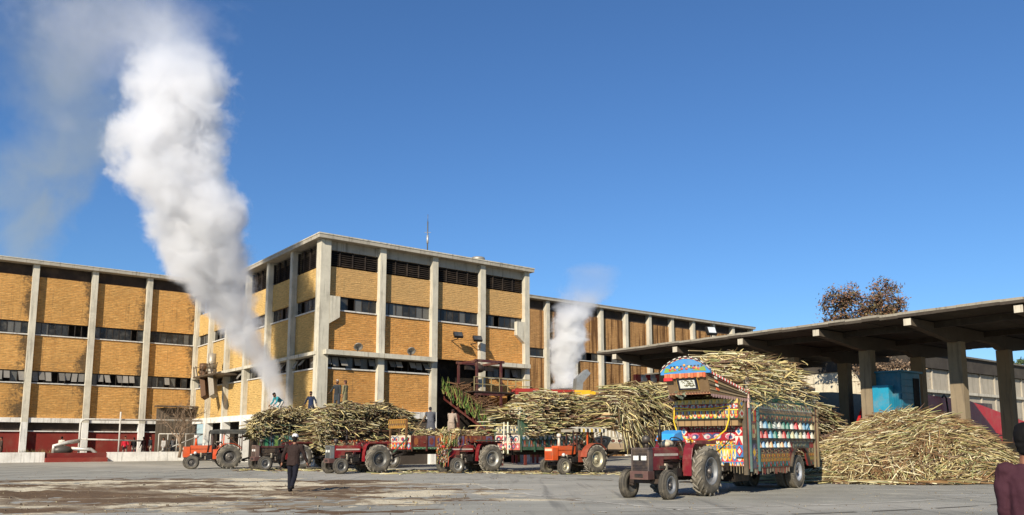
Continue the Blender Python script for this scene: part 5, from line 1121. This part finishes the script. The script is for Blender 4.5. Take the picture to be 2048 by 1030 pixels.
def tree(label, name, loc_, H, trunk_h, R, depth, leafcol, nleaf, seed, barkc=S(84, 70, 58), leafs=.14, cat='tree', spread=.75, tr=.28):
    r = thing(name, label, cat, loc_)
    mb, tips, grow, rnd = branch_tree(seed, 4, H, spread, depth, barkc, tr)
    t = MB(); t.tube([(0, 0, -.1), (.1, .05, trunk_h * .5), (0, 0, trunk_h)], [tr * 1.2, tr, tr * .85], 10, barkc); t.build('trunk', M['bark'], r)
    for k in range(5):
        a = 2 * pi * k / 5 + rnd.random(); grow(V((0, 0, trunk_h * (.85 + .1 * (k % 2)))), V((cos(a) * .8, sin(a) * .8, .8 + .5 * rnd.random())).normalized(), R * .62, tr * .6, depth)
    if nleaf:
        for p in tips:
            for k in range(nleaf):
                q = p + V((rnd.gauss(0, .32), rnd.gauss(0, .32), rnd.gauss(0, .28))); u = V((rnd.gauss(0, 1), rnd.gauss(0, 1), rnd.gauss(0, 1))).normalized(); v = u.orthogonal().normalized(); s = leafs * rnd.uniform(.6, 1.3)
                mb.add([q - u * s, q + v * s * .5, q + u * s, q - v * s * .5], [(0, 1, 2, 3)], jit(rnd.choice(leafcol), .3))
    mb.build('crown', M['leaf'], r)
    return r
def lobed_tree(name, label, cat, loc_, trunk_h, lobes, npts, nleaf, leafcol, barkc, leafs, tr, seed):
    """trunk, limbs reaching to points spread through several lobes, and small leaves round those points"""
    r = thing(name, label, cat, loc_); rnd = random.Random(seed); t = MB(); t.tube([(0, 0, -.1), (.15, .05, trunk_h * .5), (0, 0, trunk_h)], [tr * 1.2, tr, tr * .85], 10, barkc); t.build('trunk', M['bark'], r)
    mb = MB(); nodes = [V((0, 0, trunk_h))]; tops = []
    for (c, rr) in lobes:
        c = V(c); q = V((0, 0, trunk_h)); mid = q.lerp(c, .5) + V((rnd.gauss(0, .3), rnd.gauss(0, .3), .3)); mb.tube([q, mid, c], [tr * .6, tr * .42, tr * .2], 6, barkc); nodes += [mid, c]
    for k in range(npts):
        c, rr = lobes[k % len(lobes)]; d = V((rnd.gauss(0, 1), rnd.gauss(0, 1), rnd.gauss(0, 1))).normalized() * rnd.random() ** .45; p = V(c) + V((d.x * rr[0], d.y * rr[1], d.z * rr[2])); tops.append(p)
        s = min(nodes, key=lambda n: (n - p).length + (0 if (n - p).length > .5 else 3)); m = s.lerp(p, .55) + V((rnd.gauss(0, .18), rnd.gauss(0, .18), rnd.gauss(.08, .15))); mb.tube([s, m, p], [.05, .035, .014], 4, jit(barkc, .2)); nodes.append(m); nodes.append(p)
        for i in range(3): e = p + V((rnd.gauss(0, .4), rnd.gauss(0, .4), rnd.gauss(.1, .4))); mb.tube([p, e], [.014, .006], 3, jit(barkc, .2))
        for i in range(int(nleaf * rnd.uniform(.3, 1.6))):
            q = p + V((rnd.gauss(0, .3), rnd.gauss(0, .3), rnd.gauss(0, .26))); u = V((rnd.gauss(0, 1), rnd.gauss(0, 1), rnd.gauss(0, 1))).normalized(); v = u.orthogonal().normalized(); s_ = leafs * rnd.uniform(.5, 1.3)
            mb.add([q - u * s_, q + v * s_ * .55, q + u * s_, q - v * s_ * .55], [(0, 1, 2, 3)], jit(rnd.choice(leafcol), .3))
    mb.build('crown', M['leaf'], r); return r
BRN = [S(126, 92, 68), S(108, 84, 62), S(146, 108, 82), S(96, 80, 56), S(112, 100, 68)]
lobed_tree('tree', 'brown leaved tree showing over the shed roof', 'tree', (30.4, 68.0, 0), 7.5, [((-1.9, 0, 13.3), (1.7, 1.8, 1.9)), ((1.3, 0, 13.6), (2.2, 2, 1.9)), ((-2.2, .5, 11.2), (1.9, 1.8, 1.2)), ((2.3, -.4, 12.0), (1.6, 1.8, 1.5)), ((.2, 0, 11.6), (2.4, 2, 1.4))], 430, 25, BRN, S(70, 58, 48), .14, .3, 4)
lobed_tree('bush', 'low brown creeper bush against the cream wall, seen under the shed roof', 'bush', (30.4, 65.0, 0), 3.4, [((-1.2, 0, 7.6), (1.6, 1, 1.2)), ((1.2, 0, 7.4), (1.9, 1, 1.2)), ((-.9, 0, 5.8), (.8, .7, 1.4))], 130, 26, [S(130, 106, 84), S(110, 90, 70), S(150, 126, 100)], S(84, 70, 58), .12, .12, 9)
lobed_tree('tree', 'green tree far off beyond the cream building at the right edge', 'tree', (66.5, 103.0, 0), 5, [((-1, 0, 10), (3, 3, 2.2)), ((2.5, 0, 9.4), (3.5, 3, 2.4))], 160, 30, [S(84, 100, 62), S(98, 110, 74), S(66, 82, 52)], S(84, 74, 60), .3, .3, 17)
tree('bare leafless tree by the pale gate in the inner corner of the mill', 'bare_tree', (-29.3, 71.2, .4), 5, 1.3, 2.5, 4, [S(100, 86, 70)], 0, 13, barkc=S(132, 112, 92), tr=.12, spread=.8)
for k, (u, v, lb) in enumerate(((-19.8, 26.2, 'tuft of dry weeds at the foot of the left wing by the picture edge'), (-13.2, 27.6, 'long strip of dry weeds along the dark red dado'))):
    m = MB(); rnd = random.Random(60 + k)
    for j in range(260):
        b = V((rnd.gauss(0, 1.0), rnd.gauss(0, .3), 0)); d = V((rnd.gauss(0, .2), rnd.gauss(0, .15), rnd.uniform(.2, .75))); wv = V((.03, 0, 0)); m.add([b - wv, b + wv, b + d], [(0, 1, 2)], jit(rnd.choice([S(120, 116, 70), S(150, 130, 84), S(96, 84, 60)]), .2))
    o = m.build('weed_tuft', M['leaf']); o.location = pw(u, v, .4); o.rotation_euler = (0, 0, PA); tag(o, lb, 'weeds', 'weeds by the wing')

# ------------------------------------------------------------------ people
def RY(a): return Matrix.Rotation(a, 3, 'Y')
def person(label, loc_, heading, H=1.72, lean=0, headp=0, armL=(5, 8, 10), armR=(5, 8, 10), legL=(0, 3, 0), legR=(0, 3, 0), top='kameez', topc=S(90, 86, 80), legc=S(120, 112, 100), hair=S(22, 18, 16), cap=None, beard=False, vest=None, shoe=S(46, 38, 34), vox=.02, headyaw=0, build=1.0, shawl=None, face=True):
    """x forward, y left. arm = (forward swing, abduction, elbow bend); leg = (forward swing, abduction, knee bend), degrees"""
    k = H / 1.73; r = thing('person', label, 'person', loc_, heading, 'men in the mill yard')
    def limb_dirs(sw, ab, bend, side, knee=False):
        sw, ab, bend = radians(sw), radians(ab), radians(bend); d1 = V((sin(sw) * cos(ab), side * sin(ab), -cos(sw) * cos(ab))); s2 = sw - bend if knee else sw + bend
        ab2 = ab * (.6 if bend < 1 else .4); return d1, V((sin(s2) * cos(ab2), side * sin(ab2), -cos(s2) * cos(ab2)))
    hip = V((0, 0, 0)); LG = {}
    for sd, lg in ((1, legL), (-1, legR)):
        a, b = limb_dirs(*lg, sd, True); h0 = hip + V((0, sd * .095, -.02)); kn = h0 + a * .42; an = kn + b * .41; LG[sd] = (h0, kn, an)
    zmin = min(LG[1][2].z, LG[-1][2].z) - .075
    T = RY(radians(lean)); up = T @ V((0, 0, 1)); fw = T @ V((1, 0, 0)); sh = up * .52; AR = {}
    for sd, ar in ((1, armL), (-1, armR)):
        a, b = limb_dirs(*ar, sd); s0 = sh + V((0, sd * .19 * build, 0)) - up * .02; el = s0 + a * .29; wr = el + b * .26; AR[sd] = (s0, el, wr, b)
    HM = RY(radians(lean * .6 + headp)); hd = sh + up * .06 + HM @ V((.015, 0, .165)); YW = Matrix.Rotation(radians(headyaw), 3, 'Z')
    HH = HM @ YW; off = V((0, 0, -zmin)); sc = lambda p: (V(p) + off) * k
    def ring(c, x, y, ux=fw, uy=V((0, 1, 0))): return (sc(c), ux * x * k * (1 + (build - 1) * .6), uy * y * k * build)
    # ---- body: one continuous skin
    b = MB(); q = (1, 1, 1)
    b.rings([ring(up * -.06, .09, .13), ring(up * .05, .105, .15), ring(up * .2, .09, .13), ring(up * .38, .105, .155), ring(up * .49, .07, .16), ring(up * .54, .05, .07)], q)
    b.tube([sc(sh), sc(sh + up * .07 + fw * .01), sc(hd - HH @ V((.01, 0, .06)))], [.062 * k, .056 * k, .055 * k], 10, q)
    b.ell(sc(hd), (.098 * k, .077 * k, .118 * k), q, 14, 10, HH); b.ell(sc(hd + HH @ V((.03, 0, -.06))), (.066 * k, .056 * k, .062 * k), q, 10, 8, HH)
    b.ell(sc(hd + HH @ V((.102, 0, -.012))), (.022 * k, .015 * k, .026 * k), q, 8, 6, HH)
    for sd in (1, -1):
        b.ell(sc(hd + HH @ V((-.005, sd * .079, -.01))), (.022 * k, .012 * k, .034 * k), q, 8, 6, HH)
        s0, el, wr, fd = AR[sd]
        b.tube([sc(s0), sc(s0.lerp(el, .5)), sc(el), sc(el.lerp(wr, .4)), sc(wr)], [.05 * k, .044 * k, .037 * k, .038 * k, .026 * k], 9, q)
        pm = wr + fd * .055; b.ell(sc(pm), (.022 * k, .04 * k, .05 * k), q, 8, 6, fd.to_track_quat('Z', 'Y').to_matrix())
        sidev = V((0, 1, 0)) - fd * fd.y; sidev = sidev.normalized() if sidev.length > .2 else V((1, 0, 0)); pn = fd.cross(sidev).normalized()
        fx_ = V((1, 0, 0)) - fd * fd.x; fx_ = fx_.normalized() if fx_.length > .2 else sidev; nrm = fd.cross(fx_).normalized() * -sd
        fr = max(.0095, vox * .62)
        for i, fl in enumerate((.085, .095, .088, .07)):      # four fingers, slightly curled towards the thigh
            o0 = wr + fd * .085 + fx_ * (.032 - .0215 * i); o1 = o0 + fd * fl * .5 + nrm * .008; o2 = o0 + fd * fl * .92 + nrm * .028
            b.tube([sc(o0), sc(o1), sc(o2)], [fr * k, fr * .95 * k, fr * .8 * k], 6, q)
        o0 = wr + fd * .03 + fx_ * .03; b.tube([sc(o0), sc(o0 + fd * .03 + fx_ * .03), sc(o0 + fd * .065 + fx_ * .035)], [fr * 1.1 * k, fr * 1.05 * k, fr * .85 * k], 6, q)
        h0, kn, an = LG[sd]
        b.tube([sc(h0), sc(h0.lerp(kn, .5)), sc(kn), sc(kn.lerp(an, .35)), sc(an)], [.085 * k, .07 * k, .052 * k, .052 * k, .036 * k], 9, q)
        b.tube([sc(an), sc(an + V((.06, 0, -.045))), sc(an + V((.15, 0, -.055)))], [.04 * k, .038 * k, .025 * k], 8, q)
    def finish(mbx, name, mat, color, v, disp=0, parent=None):
        o = mbx.build(name, mat, parent or r); o.color = (*color, 1)
        rm = o.modifiers.new('remesh', 'REMESH'); rm.mode = 'VOXEL'; rm.voxel_size = v; rm.use_smooth_shade = True
        sm = o.modifiers.new('smooth', 'SMOOTH'); sm.factor = .5; sm.iterations = 3
        if disp:
            tx = bpy.data.textures.get('folds') or bpy.data.textures.new('folds', 'CLOUDS'); tx.noise_scale = .11; tx.noise_depth = 2
            dm = o.modifiers.new('folds', 'DISPLACE'); dm.texture = tx; dm.strength = disp; dm.mid_level = .5; dm.texture_coords = 'LOCAL'
        return o
    body = finish(b, 'body', M['skin'], (1, 1, 1), vox * .62 if vox < .015 else vox * .8)
    # ---- clothes
    c = MB(); m_ = .02
    hemz = {'kameez': -.40, 'jacket': -.12, 'shirt': -.2}[top]
    lg_mid = (LG[1][1] + LG[-1][1]) / 2 - hip
    sk = [ring(lg_mid * (abs(hemz) / .42) * 1.0, .125 if top != 'jacket' else .12, .2 if top == 'kameez' else .18, V((1, 0, 0)))] if top == 'kameez' else [ring(up * hemz, .135, .185)]
    if top == 'kameez': sk.append(ring(lg_mid * .5, .13, .19, V((1, 0, 0)).lerp(fw, .5)))
    c.rings(sk + [ring(up * -.0, .135, .178), ring(up * .16, .12, .165), ring(up * .34, .128, .185), ring(up * .44, .11, .195), ring(up * .51, .085, .16), ring(up * .555, .062, .075)], q)
    for sd in (1, -1):
        s0, el, wr, fd = AR[sd]; e2 = wr + (el - wr) * .06
        c.ell(sc(s0 + V((0, -sd * .01, -.0))), (.075 * k, .07 * k, .07 * k), q, 10, 8)
        c.tube([sc(s0), sc(s0.lerp(el, .5)), sc(el), sc(el.lerp(e2, .5)), sc(e2)], [.074 * k * build, .066 * k, .06 * k, .054 * k, .05 * k], 10, q)
    finish(c, {'kameez': 'long_shirt', 'jacket': 'jacket', 'shirt': 'shirt'}[top], M['cloth'], topc, vox, .035)
    t = MB(); loose = 1.35 if top == 'kameez' else 1.12
    t.rings([ring(up * -.1, .12, .16), ring(up * .02, .118, .16), ring(up * .1, .11, .15)], q)
    for sd in (1, -1):
        h0, kn, an = LG[sd]
        t.tube([sc(h0 + V((0, 0, .03))), sc(h0.lerp(kn, .5)), sc(kn), sc(kn.lerp(an, .5)), sc(an + V((0, 0, .0)))], [.1 * k * min(loose, 1.15), .085 * k * loose, .07 * k * loose, .066 * k * loose, .062 * k * (loose * .9)], 10, q)
    finish(t, 'trousers', M['cloth'], legc, vox, .025)
    for sd in (1, -1):
        an = LG[sd][2]; s = MB(); s.ell(sc(an + V((.055, 0, -.04))), (.135 * k, .05 * k, .042 * k), shoe, 12, 8); s.tube([sc(an + V((-.02, 0, -.04))), sc(an + V((0, 0, .0)))], [.046 * k, .05 * k], 10, shoe); s.build('shoe', M['matte'], r)
    if vest:
        v_ = MB(); v_.rings([ring(up * -.06, .142, .186), ring(up * .16, .13, .176), ring(up * .34, .136, .19), ring(up * .44, .118, .178), ring(up * .52, .08, .12)], q); finish(v_, 'waistcoat', M['cloth'], vest, vox, .02)
    if shawl:
        v_ = MB(); v_.rings([ring(up * -.15, .17, .22), ring(up * .1, .16, .215), ring(up * .34, .15, .22), ring(up * .47, .125, .2), ring(up * .56, .08, .09)], q); finish(v_, 'shawl', M['cloth'], shawl, vox, .05)
    if hair:
        hr = MB(); hr.ell(sc(hd + HH @ V((-.022, 0, .022))), (.1 * k, .085 * k, .112 * k), q, 16, 10, HH); hr.ell(sc(hd + HH @ V((.012, 0, .062))), (.095 * k, .082 * k, .07 * k), q, 14, 8, HH); hr.ell(sc(hd + HH @ V((-.06, 0, -.05))), (.05 * k, .066 * k, .06 * k), q, 12, 8, HH)
        hr.ell(sc(hd + HH @ V((-.05, 0, -.085))), (.052 * k, .062 * k, .05 * k), q, 12, 8, HH); o = finish(hr, 'hair', M['cloth'], hair, max(.008, vox * .6), .03)
    if cap:
        cp = MB(); cp.rings([(sc(hd + HH @ V((-.008, 0, .035))), HH @ V((.114 * k, 0, 0)), HH @ V((0, .096 * k, 0))), (sc(hd + HH @ V((-.012, 0, .09))), HH @ V((.108 * k, 0, 0)), HH @ V((0, .092 * k, 0))), (sc(hd + HH @ V((-.014, 0, .13))), HH @ V((.085 * k, 0, 0)), HH @ V((0, .073 * k, 0))), (sc(hd + HH @ V((-.014, 0, .148))), HH @ V((.03 * k, 0, 0)), HH @ V((0, .03 * k, 0)))], cap); cp.build('cap', M['matte'], r)
    if face:
        e = MB()
        for sd in (1, -1):
            e.ell(sc(hd + HH @ V((.088, sd * .032, .012))), (.01 * k, .015 * k, .009 * k), S(30, 24, 22), 8, 6, HH); e.ell(sc(hd + HH @ V((.09, sd * .033, .036))), (.008 * k, .022 * k, .006 * k), S(24, 18, 16), 8, 6, HH)
        e.ell(sc(hd + HH @ V((.09, 0, -.062))), (.008 * k, .024 * k, .007 * k), S(110, 60, 54), 8, 6, HH); e.build('face_features', M['matte'], body)
    if beard:
        e = MB(); e.ell(sc(hd + HH @ V((.042, 0, -.08))), (.062 * k, .062 * k, .055 * k), q, 12, 8, HH); e.ell(sc(hd + HH @ V((.094, 0, -.04))), (.012 * k, .03 * k, .01 * k), q, 8, 6, HH); finish(e, 'beard', M['cloth'], S(26, 20, 18), .012, .01)
    return r
N90 = pi / 2
person('man in a white cap and dark brown jacket walking away across the yard', (-7.1, 26.3, .035), N90 - .12, H=1.78, lean=4, headp=6, armL=(-6, 22, 12), armR=(8, 20, 14), legL=(6, 2, 4), legR=(-16, 2, 22), top='jacket', topc=S(48, 36, 32), legc=S(24, 24, 32), cap=S(232, 230, 224), hair=S(30, 26, 24), vox=.014, build=1.18, shoe=S(30, 26, 26))
person('man in a glossy maroon shirt with thick black hair, close by at the right edge', (3.95, 6.2, 0), N90 - .55, H=1.69, lean=1, headp=0, armL=(3, 3, 14), armR=(2, 6, 12), top='shirt', topc=S(62, 34, 42), legc=S(40, 40, 48), hair=S(14, 12, 12), vox=.011, headyaw=-6, build=.86)
hz = 3.42
x, y = P1[0] - cos(H1) * 1.2, P1[1] - sin(H1) * 1.2
person('man in teal and pale trousers bending on the leftmost cane load beside the steam', (x, y, 3.4), HA + .25, H=1.72, lean=60, headp=-10, armL=(20, 8, 24), armR=(12, 10, 30), legL=(42, 6, 66), legR=(24, 6, 50), top='kameez', topc=S(56, 132, 138), legc=S(206, 196, 178), hair=S(26, 20, 18), beard=True)
x, y = P1[0] - cos(H1) * 3.1, P1[1] - sin(H1) * 3.1
person('man in a navy waistcoat with arms held out, standing waist deep behind the cane', (x, y, 3.15), -N90 - .3, H=1.75, lean=4, armL=(8, 38, 12), armR=(4, 30, 12), top='kameez', topc=S(40, 44, 58), legc=S(60, 60, 66), vest=S(36, 48, 74), beard=True)
x, y = P2[0] + AXD[0] * .75, P2[1] + AXD[1] * .75 + .2
person('man in dark clothes with a pale cap, hand on hip, on the second cane load', (x, y, 3.72), -N90 - .2, H=1.76, lean=0, armL=(2, 8, 8), armR=(-14, 34, 60), top='kameez', topc=S(52, 56, 56), legc=S(60, 62, 66), vest=S(44, 46, 48), cap=S(176, 160, 140), hair=S(30, 24, 22), beard=True)
person('man in olive shalwar kameez standing beside the man in dark clothes on the second load', (x + .5, y + .05, 3.72), pi - .35, H=1.74, armL=(0, 6, 8), armR=(4, 6, 10), top='kameez', topc=S(126, 118, 86), legc=S(120, 112, 84), hair=S(70, 48, 40), build=1.08)
x, y = P3[0] + AXD[0] * 1.9, P3[1] + AXD[1] * 1.9
person('man in a long grey coat with a dark hood bending over the nearly empty trailer', (x, y + .2, 1.9), N90 + .25, H=1.76, lean=16, headp=22, armL=(36, 8, 16), armR=(16, 10, 10), legL=(8, 8, 6), legR=(-14, 10, 4), top='kameez', topc=S(86, 86, 90), legc=S(66, 66, 72), hair=S(44, 42, 44), build=1.15)
x, y = P3[0] + AXD[0] * 3.3, P3[1] + AXD[1] * 3.3
person('man in beige shalwar kameez stooping on the nearly empty trailer, nearer the conveyor', (x, y + .2, 1.9), N90 - .2, H=1.72, lean=24, headp=34, armL=(26, 6, 12), armR=(14, 10, 14), legL=(4, 6, 6), legR=(14, 6, 12), top='kameez', topc=S(160, 142, 124), legc=S(156, 138, 120), hair=S(56, 40, 34), build=1.08)
bgp = [(12, 26.5, S(66, 52, 44), S(66, 52, 44), 'man in brown at the picture edge before the left dado', None, None, 'kameez'),
       (131, 26.6, S(206, 196, 176), S(206, 196, 176), 'man wrapped in a cream shawl against the dark red dado', S(206, 196, 178), None, 'kameez'),
       (257, 26.0, S(186, 36, 52), S(130, 110, 100), 'man in a bright red shirt behind the pipe arch', None, None, 'shirt'),
       (275, 26.2, S(34, 32, 34), S(160, 150, 136), 'man in a black jacket and pale trousers by the white pier', None, None, 'jacket'),
       (294, 26.4, S(56, 36, 34), S(96, 78, 66), 'man in dark brown leaning before the dado right of the white pier', None, None, 'kameez'),
       (308, 26.2, S(34, 36, 38), S(150, 140, 124), 'man in a dark jacket and cream trousers, between two men in long shirts', None, None, 'jacket'),
       (334, 26.0, S(172, 166, 156), S(60, 56, 54), 'man with a pale grey shawl over dark clothes near the bare tree', S(160, 154, 146), None, 'kameez'),
       (352, 26.4, S(84, 84, 86), S(90, 86, 84), 'man in grey beside the white gate post', None, None, 'kameez'),
       (366, 26.8, S(196, 182, 160), S(170, 156, 136), 'man in light clothes just left of the orange tractor nose', None, S(200, 190, 180), 'kameez')]
def ray_v(px, v):                                # where the sight line of a figure in the survey meets the paving row v
    t = math.tan(math.atan2(px - 1024, 1600)); A_, B_ = -sin(PA), cos(PA); y = (v + PO.x * A_ + PO.y * B_) / (t * A_ + B_); return t * y, y
for k, (px, v, tc, lc, lb, shw, cp, tp) in enumerate(bgp):
    x, y = ray_v(px, v); person(lb, (x, y, .42), random.Random(k).choice((-N90, N90, .4, -2.2, 2.6)) + .3 * k, H=1.62 + .05 * (k % 3), armL=(6 + 4 * (k % 3), 8, 12), armR=(-4, 9, 16), legL=(6, 3, 2), legR=(-7, 3, 5), top=tp, topc=tc, legc=lc, vox=.03, shawl=shw, cap=cp, face=False, lean=2 + k % 4)

# ------------------------------------------------------------------ steam and smoke
def curve_node(g, sock, pts, vmax):
    """float curve through (t, value) with value scaled to 0..1"""
    c = g.n('ShaderNodeFloatCurve'); g.set(c.inputs['Value'], sock); cu = c.mapping.curves[0]
    while len(cu.points) > 2: cu.points.remove(cu.points[1])
    cu.points[0].location = (pts[0][0], pts[0][1] / vmax); cu.points[1].location = (pts[-1][0], pts[-1][1] / vmax)
    for t, v in pts[1:-1]: cu.points.new(t, v / vmax)
    c.mapping.update(); return g.math('MULTIPLY', c.outputs[0], vmax)
def plume(name, label, base, keys, dens, col, nsc, amp, step, fade=(.0, 1.0), soft=.35, aniso=0.2, thin=None):
    """keys: (z, x offset, y offset, radius) rising from base"""
    Hh = keys[-1][0]; g = NG(name + '_vapour'); p = g.obj(); x, y, z = g.xyz(p)[:3]; t = g.math('DIVIDE', z, Hh)
    mnx = min(k[1] for k in keys); rngx = max(k[1] for k in keys) - mnx + .01
    xc = g.math('ADD', curve_node(g, t, [(k[0] / Hh, k[1] - mnx) for k in keys], rngx), mnx)
    rad = curve_node(g, t, [(k[0] / Hh, k[3]) for k in keys], max(k[3] for k in keys) * 1.01)
    mny = min(k[2] for k in keys); rngy = max(k[2] for k in keys) - mny + .01
    yc = g.math('ADD', curve_node(g, t, [(k[0] / Hh, k[2] - mny) for k in keys], rngy), mny)
    dx = g.math('SUBTRACT', x, xc); dy = g.math('SUBTRACT', y, yc)
    d = g.math('DIVIDE', g.math('SQRT', g.math('ADD', g.math('MULTIPLY', dx, dx), g.math('MULTIPLY', dy, dy))), rad)
    n1 = g.noise(p, nsc, 8, .64, .5); n2 = g.noise(p, nsc * .32, 2, .5)
    n3 = g.noise(p, nsc * 3.3, 5, .65, .8); d = g.math('ADD', d, g.math('MULTIPLY', g.math('SUBTRACT', n3, .5), -amp * .35))
    dd = g.math('ADD', d, g.math('ADD', g.math('MULTIPLY', g.math('SUBTRACT', n1, .5), -amp), g.math('MULTIPLY', g.math('SUBTRACT', n2, .5), -amp * .8)))
    den = g.math('MULTIPLY', g.ss(dd, 1.0, 1.0 - soft), dens)
    if thin: den = g.math('MULTIPLY', den, curve_node(g, t, thin, 1.0))
    pv = g.n('ShaderNodeVolumePrincipled'); pv.inputs['Color'].default_value = (*col, 1); pv.inputs['Anisotropy'].default_value = aniso; g.set(pv.inputs['Density'], den)
    g.t.links.new(pv.outputs[0], g.out.inputs['Volume']); g.m.cycles.volume_step_rate = step
    mb = MB(); n = 18; rings = []; vs = []
    K = 26
    def at(zz):
        for a, b in zip(keys[:-1], keys[1:]):
            if a[0] <= zz <= b[0]: q = (zz - a[0]) / (b[0] - a[0]); return [a[i] + (b[i] - a[i]) * q for i in range(4)]
        return keys[-1]
    for j in range(K + 1):
        zz = Hh * j / K; kk = at(zz)
        for i in range(n): a = 2 * pi * i / n; rr = kk[3] * 1.42 + .1; vs.append((kk[1] + cos(a) * rr, kk[2] + sin(a) * rr, zz))
    fs = [(j * n + i, j * n + (i + 1) % n, (j + 1) * n + (i + 1) % n, (j + 1) * n + i) for j in range(K) for i in range(n)] + [tuple(range(n))[::-1], tuple(K * n + i for i in range(n))]
    mb.add(vs, fs, (1, 1, 1), True); o = mb.build(name, g.m); o.location = base
    return tag(o, label, name.replace('_', ' '), 'steam and smoke over the mill')
BX = -16.6
kx = lambda px, y, r, Z=50: ((885 - y) * Z / 1594 + 1.6 - 3.0, (px - 1024) * Z / 1594 - BX, Z - 57, r * Z / 1594)
plume('steam_plume', 'tall dense white steam plume billowing up and leftwards from behind the first cane load', (BX, 57.0, 3.0),
      [(0, .2, 0, 1.1), kx(545, 760, 34, 55.5), kx(506, 700, 50, 54), kx(450, 610, 74, 52.5), kx(392, 500, 104, 51), kx(358, 400, 114), kx(328, 300, 116), kx(325, 200, 112), kx(328, 110, 104), kx(300, 30, 92), kx(250, -50, 90)],
      1.9, (.98, .977, .98), .5, 1.6, .14, soft=.65, thin=[(0, 1), (.72, 1), (.84, .45), (.92, .12), (1, .03)])
k2 = lambda px, y, r: ((885 - y) * .0451 + 1.6 - 6.4, (px - 1132) * .0451, 0, r * .0451)
plume('steam_jet', 'small white steam jet in front of the rear wing, above the yellow hopper', (4.8, 72, 6.4),
      [(0, .0, 0, 1.5), k2(1128, 735, 30), k2(1138, 690, 38), k2(1140, 650, 40), k2(1152, 620, 44), k2(1175, 580, 56), k2(1188, 530, 56)], 3.6, (.985, .985, .985), .8, 1.7, .14, soft=.45, thin=[(0, 1), (.5, 1), (.62, .35), (.75, .06), (1, .03)])
k3 = lambda px, y, r: ((885 - y) * .0688 + 1.6 - 18, (px - 60) * .0688, 0, r * .0688)
plume('smoke', 'thin grey brown smoke drifting up behind the left wing', ((60 - 1024) * .0688, 110, 18),
      [(0, -2.8, 0, 5.0), k3(20, 500, 80), k3(30, 420, 100), k3(60, 330, 130), k3(110, 240, 140), k3(80, 160, 150), k3(60, 80, 160), k3(120, 0, 180), k3(150, -70, 160)], .11, (.64, .64, .53), .075, 2.6, .3, soft=.8, aniso=.0, thin=[(0, 1), (.3, .9), (.55, .45), (.8, .3), (1, .3)])
k4 = lambda px, y, r: ((885 - y) * .0438 + 1.6 - 30, (px - 160) * .0438, 0, r * .0438)
plume('steam_drift', 'torn white steam drifting off to the left at the top of the plume', ((160 - 1024) * .0438, 70, 30),
      [(0, -3, 0, 1.5), k4(80, 170, 60), k4(120, 100, 120), k4(190, 30, 200), k4(230, -40, 230)], .085, (.93, .92, .94), .22, 2.9, .25, soft=.7, thin=[(0, .5), (.4, .6), (1, .9)])
